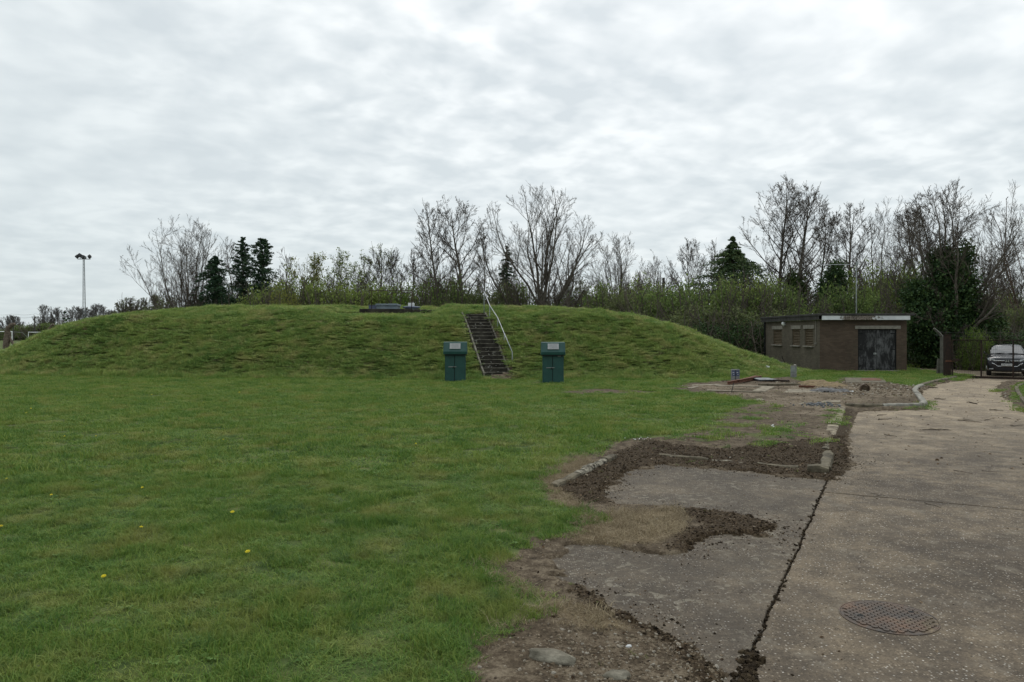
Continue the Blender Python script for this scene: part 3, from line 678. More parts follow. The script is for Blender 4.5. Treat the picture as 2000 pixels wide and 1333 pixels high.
# ------------------------------------------------------------------ marker posts
M_MARK = simple('grey marker concrete', (.14, .14, .135), (.24, .24, .23), 8, .9)
M_MBLUE = simple('faded blue plate', (.050, .060, .105), (.085, .10, .155), 9, .6)
def marker(px, pyb, w, h, label, rz, plates):
    x, y = G(px, pyb); z = zt(x, y) - .05
    r = thing('marker_post', label, 'marker', (x, y, z), rz, 'concrete marker posts')
    k = MB(); k.box((0, 0, h / 2), (w, .12, h)); k.build('post', M_MARK, r, bevel=.012)
    for (a, b, c, e, m) in plates:
        k = MB(); k.box((a * w, -.066, b * h), (c * w, .012, e * h)); p = k.build('plate', m, r, bevel=.003)
        if m is M_MBLUE:
            k = MB(); k.box((a * w - c * w * .1, -.0735, b * h + e * h * .12), (c * w * .5, .003, .018)); k.build('mark', M_WHITE, p); k = MB(); k.box((a * w + c * w * .05, -.0735, b * h - e * h * .2), (c * w * .3, .003, .018)); k.build('mark', M_WHITE, p)
    return r
marker(1436, 748, .35, .56, 'concrete marker post with two faded blue plates, at the toe of the mound', 0, [(-.25, .70, .40, .44, M_MBLUE), (.25, .70, .40, .44, M_MBLUE), (0, .5, .06, .9, M_DARK)])
r = marker(1550, 741, .26, .60, 'grey marker post with a chipped top in front of the brick building', -.45, [(-.05, .68, .7, .42, M_GALV2)])
k = MB(); k.box((.06, 0, .62), (.10, .10, .06), .4, .2); k.box((-.07, 0, .605), (.1, .11, .03)); k.build('chipped_top', M_KERB2, r, jitter=.01)

# ------------------------------------------------------------------ kerbs
def kerb(pts, label, mat, w=.13, h=.11, z0=-.06, group=None, jit=.006, name='kerb_stone'):
    """one kerbstone following pts (ground plane)"""
    P = [np.array(p, float) for p in pts]; Q = []
    for i in range(len(P) - 1):
        n_ = max(2, int(np.linalg.norm(P[i + 1] - P[i]) / .12))
        Q += [P[i] + (P[i + 1] - P[i]) * j / n_ for j in range(n_)]
    Q.append(P[-1]); vs_, fs = [], []
    prof = [(-.5, 0), (-.5, .85), (-.42, .97), (-.15, 1.0), (.2, 1.0), (.42, .93), (.5, .78), (.5, 0)]
    for i, q in enumerate(Q):
        t = Q[min(i + 1, len(Q) - 1)] - Q[max(i - 1, 0)]; t = t / np.linalg.norm(t); nn = np.array([t[1], -t[0]])
        for a, b in prof:
            jx = (vnoise(q[0] * 9 + a * 5, q[1] * 9 + b * 7, 4) - .5) * jit * 3; jz = (vnoise(q[0] * 7 + b * 3, q[1] * 7, 6) - .5) * jit * 5
            p = q + nn * (a * w + jx); vs_.append((p[0], p[1], z0 + (h - z0) * b + jz * (b > .5)))
    m = len(prof)
    for i in range(len(Q) - 1):
        for j in range(m - 1): fs.append((i * m + j, i * m + j + 1, (i + 1) * m + j + 1, (i + 1) * m + j))
    fs.append(tuple(range(m))); fs.append(tuple((len(Q) - 1) * m + j for j in range(m - 1, -1, -1)))
    k = MB(); k.add(vs_, fs); bmesh_fix = k.build(name, mat)
    bm = bmesh.new(); bm.from_mesh(bmesh_fix.data); bmesh.ops.recalc_face_normals(bm, faces=bm.faces); bm.to_mesh(bmesh_fix.data); bm.free()
    return tag(bmesh_fix, label, 'kerb', group)
def lerp2(a, b, t): return (a[0] + (b[0] - a[0]) * t, a[1] + (b[1] - a[1]) * t)
ka, kb = G(1082, 957), G(1196, 899)
kg = 'kerbs round the sunken concrete bay'
kerb([lerp2(ka, kb, 0), lerp2(ka, kb, .34)], 'tan worn kerbstone at the near end of the mossy row beside the lawn', M_KERB, .12, .085, group=kg)
kerb([lerp2(ka, kb, .345), lerp2(ka, kb, .62)], 'lichen crusted middle kerbstone of the mossy row beside the lawn', M_KMOSS, .12, .09, group=kg, jit=.010)
kerb([lerp2(ka, kb, .63), lerp2(ka, kb, .83)], 'short white flecked kerbstone in the mossy row beside the lawn', M_KMOSS, .12, .095, group=kg, jit=.010)
kerb([lerp2(ka, kb, .84), lerp2(ka, kb, 1.04)], 'pale kerbstone at the far end of the mossy row beside the lawn', M_KERB, .13, .10, group=kg, jit=.008)
kc, kd = G(1288, 893), G(1572, 919)
kerb([lerp2(kc, kd, .0), lerp2(kc, kd, .36)], 'long half buried kerbstone along the back of the concrete bay', M_KERB, .09, .055, group=kg)
kerb([lerp2(kc, kd, .38), lerp2(kc, kd, .66)], 'moss covered kerbstone in the middle of the back row of the bay', M_KMOSS, .09, .045, group=kg, jit=.008)
kerb([lerp2(kc, kd, .70), lerp2(kc, kd, .96)], 'broken low kerbstone next to the corner block of the bay', M_KERB, .11, .065, group=kg, jit=.010)
k1, k2, k3 = G(1577, 924), G(1619, 927), G(1618, 894)
kerb([k1, lerp2(k1, k2, 1.0)], 'square ended corner kerb block facing the concrete bay', M_KERB, .16, .12, group=kg, jit=.012)
kerb([(k2[0] - .0, k2[1] + .12), k3], 'corner kerb block running along the edge of the drive', M_KERB, .16, .115, group=kg, jit=.012)
kg2 = 'kerbs along the drive'
kerb(GP([(1612, 884), (1620, 858)]), 'brown stained edge kerb just beyond the corner block', M_KERB, .14, .075, group=kg2, jit=.003)
kerb(GP([(1621, 856), (1627, 836)]), 'sandy edge kerb between the litter strip and the bare soil', M_PALE_E, .24, .075, group=kg2, jit=.003)
kerb(GP([(1628, 834), (1640, 799)]), 'long pale sandy edge kerb running to the break in the verge', M_PALE_E, .30, .075, group=kg2, jit=.003)
kerb(GP([(1652, 797.5), (1722, 798.5)]), 'mossy grey kerb at the start of the straight run below the clay pipe', M_KERB, .15, .135, group=kg2, jit=.008)
kerb(GP([(1723, 798.5), (1798, 797)]), 'clean grey kerb on the straight run leading into the curve', M_KERB2, .15, .135, group=kg2)
kerb(GP([(1799, 796.8), (1805, 793), (1799, 784), (1792, 775)]), 'pale kerb turning the tight bend in the drive', M_KERB2, .17, .14, group=kg2)
kerb(GP([(1791, 774), (1786.5, 768), (1790, 762), (1800, 757)]), 'pale curved kerb sweeping from the bend towards the gate', M_KERB2, .17, .14, group=kg2)
kerb(GP([(1801, 756.5), (1822, 750), (1850, 744.3), (1866, 741)]), 'dull kerb running up to the rusty gate post', M_KERB, .15, .14, group=kg2)
kerb(GP([(2012, 800), (1998, 784), (1988, 770), (1985, 762), (1993, 755.5), (2006, 751.5), (2030, 749)]), 'curved kerb round the small grass island by the car', M_KERB, .13, .11, group=kg2)

# ------------------------------------------------------------------ manhole cover
def mat_cover():
    n = N('rusty cast iron'); p = n.co('Object')
    a = n.noise(p, 3.2, 5, .65); b = n.noise(p, 22, 4)
    col = n.ramp(a, [(.36, (.048, .043, .038)), (.5, (.085, .061, .046)), (.62, (.125, .076, .050))])
    col = n.mix(n.ramp(b, [(.50, 0.0), (.68, .8)]), col, (.075, .067, .06))
    mud = n.noise(p, 5.5, 5, .7); sx = n.n('ShaderNodeSeparateXYZ'); n.l(p, sx.inputs[0])
    mm = n.ramp(n.math('ADD', mud, n.math('MULTIPLY', sx.outputs[0], .40)), [(.60, 0.0), (.70, 1.0)])
    col = n.mix(mm, col, n.ramp(b, [(.4, (.05, .037, .022)), (.65, (.16, .12, .075))]))
    n.bump(b, .5, .004)
    return n.fin(col, .75, .15, .3)
M_COVER = mat_cover()
mx_, my_ = G(1735, 1206); mx_ += .0
man = thing('manhole_cover', 'round rusty iron manhole cover set in the concrete drive', 'manhole cover', (mx_, my_, 0), -.35)
k = MB(); k.tube([(0, 0, -.05), (0, 0, .0045)], .325, 56); cov = k.build('cover_plate', M_COVER, man)
k = MB()
for a_ in range(56):
    t0, t1 = 2 * PI * a_ / 56, 2 * PI * (a_ + 1) / 56
    k.add([(r_ * math.cos(t), r_ * math.sin(t), z_) for t in (t0, t1) for r_, z_ in ((.328, -.03), (.328, .006), (.336, .006), (.336, -.03))], [(0, 1, 5, 4), (1, 2, 6, 5), (2, 3, 7, 6)])
k.build('frame_ring', M_COVER, man)
k = MB()
for i in range(-7, 8):
    for j in range(-9, 10):
        x = (i + .5 * (j % 2)) * .047; y = j * .036
        if x * x + y * y > .295 ** 2: continue
        w_, h_ = .042, .033          # scale shaped pad: straight back, rounded front
        pts = [(w_ / 2 * math.cos(t), -h_ * .45 + h_ * .62 * -math.sin(t) * 1.0 + h_ * .45) for t in np.linspace(0, PI, 7)]
        pts = [(x + a, y + b) for a, b in pts] + [(x - w_ / 2, y + h_ * .42), (x + w_ / 2, y + h_ * .42)]
        k.prism(pts[::-1] if False else pts, .0045, .0125)
o_ = k.build('raised_pads', M_COVER, cov)
bm = bmesh.new(); bm.from_mesh(o_.data); bmesh.ops.recalc_face_normals(bm, faces=bm.faces); bm.to_mesh(o_.data); bm.free()
k = MB(); k.tube([(-.19, -.06, .0126), (-.19, -.06, .0134)], .02, 12); k.build('key_hole', M_DARK, cov); k = MB(); k.tube([(.17, .14, .0126), (.17, .14, .0134)], .02, 12); k.build('key_hole', M_DARK, cov)

# ------------------------------------------------------------------ rubble yard by the building
def gz(px, py): x, y = G(px, py); return x, y, zt(x, y)
M_PALEC = simple('pale broken concrete', (0.1368, 0.1152, 0.0828), (0.2592, 0.2232, 0.1692), 6, .95, bump=.6)
fr = MB()
def strip(a, b, w, z=.0, h=.06):
    a = np.array(G(*a)); b = np.array(G(*b)); c = (a + b) / 2; L = np.linalg.norm(b - a)
    fr.box((c[0], c[1], zt(c[0], c[1]) + z), (L, w, h), math.atan2(b[1] - a[1], b[0] - a[0]))
strip((1380, 769.0), (1488, 772), .30); strip((1482, 770.6), (1502, 761.3), .42, .003); strip((1398, 759.8), (1500, 761), .3, .002)
tag(fr.build('foundation_frame', M_PALEC, None, bevel=.015, jitter=.012), 'rectangular frame of pale foundation strips flush with the bare soil', 'foundation')
for pts, lab in (([(1341, 763.5), (1362, 759.0), (1365, 760), (1350, 764.5)], 'small pale concrete flag at the left end of the rubble ground'),
                 ([(1531, 771.5), (1540, 765.5), (1598, 766), (1606, 772)], 'pale concrete pad beside the black sheeting'),
                 ([(1352, 756.2), (1400, 755.4), (1410, 757), (1352, 757.8)], 'thin pale concrete strip behind the small flag'),
                 ([(1470, 785.6), (1482, 783.6), (1496, 785), (1486, 786.6)], 'small pale slab fragment in front of the foundation frame'),
                 ([(1602, 792.5), (1610, 789.4), (1640, 789.6), (1642, 793.8)], 'pale slab piece at the break in the drive kerb'),
                 ([(1557, 797), (1568, 794.8), (1574, 796.4), (1563, 798)], 'tiny pale slab fragment in front of the grey gravel patch')):
    P2 = GP(pts); cx_ = sum(p[0] for p in P2) / len(P2); cy_ = sum(p[1] for p in P2) / len(P2)
    k = MB(); k.prism(P2, zt(cx_, cy_) - .06, zt(cx_, cy_) + .018)
    o_ = k.build('concrete_flag', M_PALEC, None, bevel=.012, jitter=.01)
    bm = bmesh.new(); bm.from_mesh(o_.data); bmesh.ops.recalc_face_normals(bm, faces=bm.faces); bm.to_mesh(o_.data); bm.free()
    tag(o_, lab, 'slab', 'pale slab pieces in the rubble')
# inspection chamber with rusty cover
ch = thing('inspection_chamber', 'concrete inspection slab with a rusty plate in front of the brick building', 'chamber', (0, 0, 0))
P2 = GP([(1652, 752.8), (1732, 752.8), (1725, 743.0), (1650, 743.0)]); zc = max(zt(*p) for p in P2)
k = MB(); k.prism(P2, -.1, zc + .035); k.build('slab', M_KERB, ch, bevel=.015)
P3 = GP([(1683, 749.0), (1722, 749.0), (1718.5, 744.6), (1682, 744.6)])
k = MB(); k.prism(P3, zc + .033, zc + .045); k.build('cover', M_RUST, ch, bevel=.004)
# rusty beams
for (a, b, lab, dz) in (((1421, 757.5), (1487, 744.5), 'rusty steel beam lying nearest the marker post, front of the pair', .05), ((1444, 753.5), (1478, 744.0), 'rusty steel beam lying behind the other one at the mound toe', .06)):
    ax, ay, az = gz(*a); bx, by, bz = gz(*b); c = Vector(((ax + bx) / 2, (ay + by) / 2, (az + bz) / 2 + dz + .05)); L = math.hypot(bx - ax, by - ay)
    k = MB(); R_ = math.atan2(by - ay, bx - ax)
    for oz, hh, ww in ((0, .10, .012), (.055, .012, .11), (-.055, .012, .11)): k.box(c + Vector((0, 0, oz)), (L, ww, hh), R_)
    tag(k.build('steel_beam', M_RUST, None), lab, 'beam', 'rusty beams')
x, y, z = gz(1499, 749.5); k = MB(); k.box((x, y + .4, z + .085), (.78, .9, .025), .1, .03); k.box((x - .3, y + .4, z + .03), (.07, .8, .07), .1); k.box((x + .3, y + .4, z + .03), (.07, .8, .07), .1)
tag(k.build('metal_tray', simple('weathered zinc sheet', (0.1050, 0.1125, 0.1162), (0.1875, 0.1988, 0.2025), 5, .7), None, bevel=.005), 'pale grey metal sheet resting on battens beside the rusty beams', 'sheet')
for a, b, lab, m_, w_ in (((1484, 758.2), (1556, 756.6), 'weathered grey plank lying across the bare soil', M_KERB, .22), ((1560, 761.6), (1592, 762.6), 'short rusty bar lying left of the black sheeting', M_RUST, .08), ((1512, 749.5), (1540, 751), 'dark rotten timber behind the weathered plank', M_RUSTY, .2)):
    ax, ay, az = gz(*a); bx, by, bz = gz(*b); L = math.hypot(bx - ax, by - ay)
    k = MB(); k.box(((ax + bx) / 2, (ay + by) / 2, (az + bz) / 2 + .05), (L, w_, .07), math.atan2(by - ay, bx - ax))
    tag(k.build('plank', m_, None, bevel=.008, jitter=.008), lab, 'plank')
ax, ay, az = gz(1427, 772.5); k = MB(); k.tube([(ax, ay, az - .1), (ax + .10, ay + .1, az + .17), (ax + .22, ay + .4, az + .3)], .014, 6)
tag(k.build('iron_rod', M_DARK, None), 'thin dark rod sticking up inside the foundation frame', 'rod')
# black plastic sheeting heap
x, y, z = gz(1626, 770); nu, nv = 34, 22; vv = []; 
for j in range(nv):
    for i in range(nu):
        a = (i / (nu - 1) - .5) * 1.42; b = (j / (nv - 1) - .5) * 1.3
        rr = max(0, 1 - (a / .72) ** 2 - (b / .65) ** 2)
        hh = rr ** .6 * (.05 + .34 * abs(fbm(np.array([a * 3.1 + 4]), np.array([b * 3.0 + 9]), 61, 3)[0] - .38) ** .75) + .05 * abs(vnoise(np.array([a * 9.]), np.array([b * 9.]), 3)[0] - .5)
        vv.append((x + a + .05 * math.sin(b * 9), y + .2 + b, z - .03 + hh * 1.0))
ii_ = np.arange(nu * nv).reshape(nv, nu); q_ = np.stack([ii_[:-1, :-1].ravel(), ii_[:-1, 1:].ravel(), ii_[1:, 1:].ravel(), ii_[1:, :-1].ravel()], 1)
vv = np.array(vv); keep_ = ((vv[q_].mean(1)[:, 0] - x) / .74) ** 2 + ((vv[q_].mean(1)[:, 1] - y - .2) / .67) ** 2 < 1 + .5 * (RNG.random(len(q_)) - .5)
n = N('black polythene'); M_POLY = n.fin(n.ramp(n.noise(n.co('Object'), 5, 4), [(.4, (.008, .009, .010)), (.7, (.030, .033, .038))]), .55, 0, .25)
tag(mesh_np('plastic_sheeting', vv, q_[keep_], M_POLY, smooth=False), 'crumpled heap of black plastic sheeting on the bare soil', 'sheeting')
for px, py, lab in ((1665, 772, 'crumpled white scrap just right of the black sheeting'), (1648, 777, 'white scrap in front of the black sheeting'), (1684, 777, 'torn white strip on the soil in front of the clay pipe'), (1605, 758.5, 'white chip on the ochre soil behind the black sheeting'), (1508, 842, 'white splinter on the mossy soil left of the drive kerb')):
    x, y, z = gz(px, py); k = MB()
    for i in range(3): k.box((x + random.uniform(-.05, .05), y + random.uniform(-.07, .07), z + .01 + i * .008), (random.uniform(.04, .09), random.uniform(.03, .06), .008), random.uniform(0, 3), random.uniform(-.6, .6), random.uniform(-.5, .5))
    tag(k.build('litter_scrap', M_WHITE, None, jitter=.006), lab, 'litter', 'white scraps in the rubble')
# clay pipe end
x, y, z = gz(1690, 769.5)
pipe = thing('clay_pipe', 'round brown clay pipe end poking out of the soil near the kerb', 'pipe', (x, y, z + .09), -.28)
k = MB(); R1, R2, n_ = .158, .125, 28
ring = lambda r_, yy: [(r_ * math.cos(2 * PI * i / n_), yy, r_ * math.sin(2 * PI * i / n_)) for i in range(n_)]
k.add(ring(R1, 0) + ring(R2, 0) + ring(R2, .22) + ring(R1, .22), [(i, (i + 1) % n_, n_ + (i + 1) % n_, n_ + i) for i in range(n_)] + [(n_ + i, n_ + (i + 1) % n_, 2 * n_ + (i + 1) % n_, 2 * n_ + i) for i in range(n_)] + [(3 * n_ + i, 3 * n_ + (i + 1) % n_, (i + 1) % n_, i) for i in range(n_)])
k.build('barrel', simple('brown clay', (.050, .032, .020), (.10, .066, .042), 6, .7), pipe, smooth=False)
k = MB(); k.tube([(0, .12, -.02), (0, .2, -.02)], .125, 20); k.build('soil_plug', simple('soil in pipe', (.10, .075, .05), (.2, .155, .11), 12, .95), pipe)
# ochre earth heap
x, y, z = gz(1618, 757.5); k = []; nu = 24
for j in range(nu):
    for i in range(nu):
        a = (i / (nu - 1) - .5) * 2.0; b = (j / (nu - 1) - .5) * 3.2
        rr = max(0, 1 - (a / .95) ** 2 - (b / 1.5) ** 2)
        k.append((x + a, y + b + .6, z - .05 + .20 * rr ** .8 * (.7 + .6 * float(vnoise(np.array([a * 4.]), np.array([b * 4.]), 77)[0])) - .05 * (rr <= 0)))
ii_ = np.arange(nu * nu).reshape(nu, nu); q_ = np.stack([ii_[:-1, :-1].ravel(), ii_[:-1, 1:].ravel(), ii_[1:, 1:].ravel(), ii_[1:, :-1].ravel()], 1)
tag(mesh_np('earth_heap', k, q_, simple('ochre earth', (.085, .058, .028), (.22, .16, .085), 9, .95, bump=.8), smooth=True), 'low heap of ochre earth behind the black sheeting', 'heap')
# grey gravel patch and rubble on the mound toe
x, y, z = gz(1600, 799); k = MB()
for i in range(90):
    a = random.gauss(0, .30); b = random.gauss(0, .32); s_ = random.uniform(.02, .06)
    k.box((x + a, y + b, zt(x + a, y + b) + s_ * .3), (s_, s_ * random.uniform(.6, 1.2), s_ * .7), random.uniform(0, 3), random.uniform(-.5, .5))
tag(k.build('gravel_patch', simple('blue grey gravel', (.075, .08, .085), (.17, .175, .18), 20, .9), None, jitter=.006), 'patch of grey gravel beside the drive kerb', 'gravel', kind='stuff')
for px, py, s_ in ((1492, 730, .10), (1498, 733, .16), (1503.5, 733, .09)):
    dd = 37.2; x = PX(px, dd); z = zt(x, dd); k = MB(); k.box((x, dd, z + s_ * .4), (s_ * 1.5, s_, s_ * .8), random.uniform(0, 2), .3, .2)
    tag(k.build('rubble_stone', M_WHITE, None, bevel=.02, jitter=.015), 'white lump of rubble in a dark hole at the right toe of the mound', 'stone', 'white rubble in the mound toe')
# stones at the very front
M_STONE = simple('mossy limestone', (.085, .075, .055), (.25, .225, .175), 7, .95, bump=.9, bscale=25)
def stone(px, py, sx, sy, sz, label, m_=M_STONE, rz=0):
    x, y = G(px, py); z = zt(x, y)
    bm = bmesh.new(); bmesh.ops.create_icosphere(bm, subdivisions=3, radius=1)
    for v in bm.verts:
        c = v.co; f = 1 + .35 * (float(vnoise(np.array([c.x * 1.6 + px]), np.array([c.y * 1.6 + c.z * 2.1]), 5)[0]) - .5) + .12 * (float(vnoise(np.array([c.x * 5 + px]), np.array([c.y * 5 + c.z * 4]), 6)[0]) - .5)
        v.co = Vector((c.x * sx * f, c.y * sy * f, max(-.5, min(c.z, .75)) * sz * f))
    me = bpy.data.meshes.new('stone'); bm.to_mesh(me); bm.free(); me.materials.append(m_); me.polygons.foreach_set('use_smooth', [True] * len(me.polygons))
    o = bpy.data.objects.new('stone', me); COL.objects.link(o); o.location = (x, y, z); o.rotation_euler = (0, 0, rz)
    return tag(o, label, 'stone')
stone(1078, 1296, .165, .07, .055, 'long mossy kerb fragment half sunk in the soil at the lawn edge', rz=-.42)
stone(1205, 1330, .085, .05, .04, 'mossy stone beside the pebbles below the long kerb fragment', rz=-.1)
stone(1228, 1274, .021, .014, .016, 'single smooth pale pebble larger than those round it', simple('pale pebble', (.42, .42, .42), (.55, .55, .54), 9, .7))
stone(73, 1323, .022, .015, .014, 'pale stone lying in the lawn grass near the camera', M_KERB2)

# ------------------------------------------------------------------ gate, fence posts, car
GY = 35.3
M_POLE_ = simple('dark weathered wire', (.05, .05, .048), (.10, .10, .095), 9, .7)
M_CONC = simple('grey concrete post', (0.0660, 0.0630, 0.0522), (0.1200, 0.1140, 0.0957), 5, .9)
fp = thing('fence_post', 'concrete fence post with a cranked top beside the gate', 'fence post', (PX(1840.5, 36.6), 36.6, 0))
k = MB(); k.box((0, 0, .95), (.16, .16, 2.0)); k.build('shaft', M_CONC, fp, bevel=.012)
k = MB(); k.tube([(0, 0, 1.92), (-.14, 0, 2.1), (-.42, 0, 2.36)], [.085, .075, .055], 4); k.build('cranked_top', M_CONC, fp)
sh = thing('short_post', 'short leaning concrete stub left of the fence post', 'post', (PX(1833, 36.9), 36.9, 0), 0)
k = MB(); k.box((0, 0, .4), (.13, .13, .9), 0, 0, .05); k.build('stub', M_CONC, sh, bevel=.01); k = MB(); k.box((.1, -.03, .10), (.22, .2, .25), .3); k.build('footing', M_CONC, sh, bevel=.02)
gp = thing('gate_post', 'thick rusty steel gate post next to the concrete fence post', 'gate post', (PX(1850, GY), GY, 0))
gx0 = PX(1850, GY)
k = MB(); k.box((0, 0, 1.0), (.25, .25, 2.1)); k.build('post', M_RUSTY, gp, bevel=.02)
k = MB(); k.box((0, 0, 2.06), (.30, .30, .03)); k.build('cap', M_RUSTY, gp)
k = MB(); k.box((.05, -.14, .80), (.42, .03, .05)); k.build('latch_bar', M_RUST, gp)
gate = thing('metal_gate', 'wide dark steel mesh gate closed across the drive in front of the car', 'gate', (gx0, GY, 0), -.608)
k = MB(); zt_, zb_ = PZ(664.5, GY), .07
L_ = 5.6; g0 = .19
k.tube([(g0, 0, zt_), (L_, 0, zt_)], .026, 6); k.box(((g0 + L_) / 2, 0, zb_), (L_ - g0, .07, .11))
for x in (.21, 1.37, 2.60, 3.85): k.box((x, 0, (zt_ + zb_) / 2), (.065, .06, zt_ - zb_))
k.build('frame', M_RUSTY, gate)
k = MB(); x = g0
while x < L_: k.box((x, .035, (zt_ + zb_) / 2), (.005, .005, zt_ - zb_)); x += .075
z = zb_ + .1
while z < zt_: k.box(((g0 + L_) / 2, .04, z), (L_ - g0, .005, .005)); z += .075
k.build('wire_mesh', M_RUSTY, gate)
k = MB(); k.box((g0 + .15, -.05, .86), (.32, .05, .10)); k.build('bolt', M_RUSTY, gate)
for zz, lab in ((PZ(650, GY), 'upper strand of barbed wire above the gate'), (PZ(656.5, GY), 'lower strand of barbed wire above the gate')):
    k = MB(); pts = [(PX(1826, 36.4), 36.4, zz + .05)] + [(gx0 + t * .82, GY - .57 * t, zz - .02 * math.sin(t * 1.1)) for t in np.linspace(.1, 5.6, 12)]
    k.tube(pts, .0035, 4)
    for p in pts[1:]: k.box((p[0], p[1], p[2]), (.03, .005, .025), 0, .4)
    tag(k.build('barbed_wire', M_POLE_, None), lab, 'wire')

def mat_car():
    n = N('dark metallic car paint'); n.b.inputs['Coat Weight'].default_value = .3; n.b.inputs['Coat Roughness'].default_value = .06
    return n.fin(n.ramp(n.noise(n.co('Object'), 3, 3), [(.3, (.004, .005, .008)), (.7, (.008, .010, .014))]),   .22, 0, .3)
M_CAR = mat_car()
n = N('car glass'); M_CGL = n.fin(n.ramp(n.noise(n.co('Object'), 2, 2), [(.3, (.012, .015, .016)), (.7, (.03, .035, .037))]), .04, 0, .9)
n = N('chrome'); M_CHR = n.fin(n.ramp(n.noise(n.co('Object'), 9, 2), [(.3, (.62, .63, .64)), (.7, (.75, .76, .77))]), .16, 1.0)
n = N('headlamp glass'); M_HL = n.fin(n.ramp(n.noise(n.co('Object'), 40, 2), [(.4, (.16, .17, .18)), (.65, (.55, .57, .58))]), .08, .2, .8)
n = N('tyre rubber'); M_TYRE = n.fin(n.ramp(n.noise(n.co('Object'), 20, 2), [(.3, (.010, .010, .010)), (.7, (.02, .02, .02))]), .85)
n = N('black trim'); M_TRIM = n.fin(n.ramp(n.noise(n.co('Object'), 20, 2), [(.3, (.006, .006, .007)), (.7, (.012, .012, .013))]), .5)
n = N('plate white'); M_PLATE = n.fin(n.ramp(n.noise(n.co('Object'), 20, 2), [(.3, (.50, .50, .49)), (.7, (.58, .58, .57))]), .5)
CY = 36.3
car = thing('parked_car', 'dark metallic crossover car parked facing the gate', 'car', (PX(1967.5, CY), CY, .0), -.575)
def loft(rings, mat, name, parent, sub=2, capf=True):
    k = MB(); m = len(rings[0])
    for r in rings: k.v += [tuple(p) for p in r]
    for i in range(len(rings) - 1):
        for j in range(m): a = i * m + j; b = i * m + (j + 1) % m; k.f.append((a, a + m, b + m, b))
    if capf: k.f.append(tuple(range(m))); k.f.append(tuple((len(rings) - 1) * m + j for j in range(m - 1, -1, -1)))
    o = k.build(name, mat, parent, smooth=True)
    bm = bmesh.new(); bm.from_mesh(o.data); bmesh.ops.recalc_face_normals(bm, faces=bm.faces); bm.to_mesh(o.data); bm.free()
    if sub: s_ = o.modifiers.new('sub', 'SUBSURF'); s_.levels = s_.render_levels = sub
    return o
def sec(y, wb, wm, wt, z0, z1, z2, z3):
    h = [(wb * .8, z0), (wb, z0 + .04), (wm, z1), (wm * .985, z2), (wt, z3 - .03), (wt * .6, z3)]
    return [(-a, y, z) for a, z in h] + [(a, y, z) for a, z in h[::-1]]
loft([sec(0.0, .70, .74, .58, .26, .50, .70, .80), sec(.05, .80, .83, .66, .22, .50, .74, .90), sec(.30, .85, .88, .78, .20, .55, .84, 1.00), sec(.9, .86, .89, .80, .19, .60, .92, 1.07),
      sec(1.25, .86, .89, .82, .19, .60, .95, 1.10), sec(2.4, .86, .89, .84, .19, .60, .97, 1.10), sec(3.6, .86, .89, .82, .20, .60, .98, 1.10), sec(4.1, .82, .86, .74, .24, .6, .95, 1.06), sec(4.28, .7, .76, .6, .3, .6, .9, 1.0)], M_CAR, 'body', car)
def cab(y, w0, w1, z0, z1):
    h = [(w0, z0), (w0 * .5 + w1 * .5 + .015, (z0 + z1) / 2), (w1, z1 - .06), (w1 * .72, z1)]
    return [(-a, y, z) for a, z in h] + [(a, y, z) for a, z in h[::-1]]
def cabs(y0, y1, w0, w1, z0, z1):   # raked section: base at y0, top at y1
    h = [(w0, z0, y0), (w0 * .5 + w1 * .5 + .015, (z0 + z1) / 2, (y0 + y1) / 2), (w1, z1 - .06, y1 - .06), (w1 * .72, z1, y1)]
    return [(-a, y, z) for a, z, y in h] + [(a, y, z) for a, z, y in h[::-1]]
loft([cabs(1.05, 1.88, .78, .60, 1.04, 1.46), cabs(1.10, 2.0, .80, .62, 1.04, 1.53), cab(2.4, .82, .63, 1.04, 1.57), cab(3.3, .82, .62, 1.04, 1.55), cabs(4.05, 3.75, .76, .58, 1.04, 1.48)], M_CAR, 'roof', car)
k = MB()   # windscreen lies on the raked cab front
ws = [(-.70, 1.075, 1.085), (.70, 1.075, 1.085), (.655, 1.46, 1.30), (.56, 1.80, 1.455), (-.56, 1.80, 1.455), (-.655, 1.46, 1.30)]
k.add([(x, y - .045, z + .015) for x, y, z in ws] + [(x, y - .02, z - .0) for x, y, z in ws], [(0, 1, 2, 3, 4, 5), (11, 10, 9, 8, 7, 6)] + [(i, i + 6, (i + 1) % 6 + 6, (i + 1) % 6) for i in range(6)])
o_ = k.build('windscreen', M_CGL, car); bm = bmesh.new(); bm.from_mesh(o_.data); bmesh.ops.recalc_face_normals(bm, faces=bm.faces); bm.to_mesh(o_.data); bm.free()
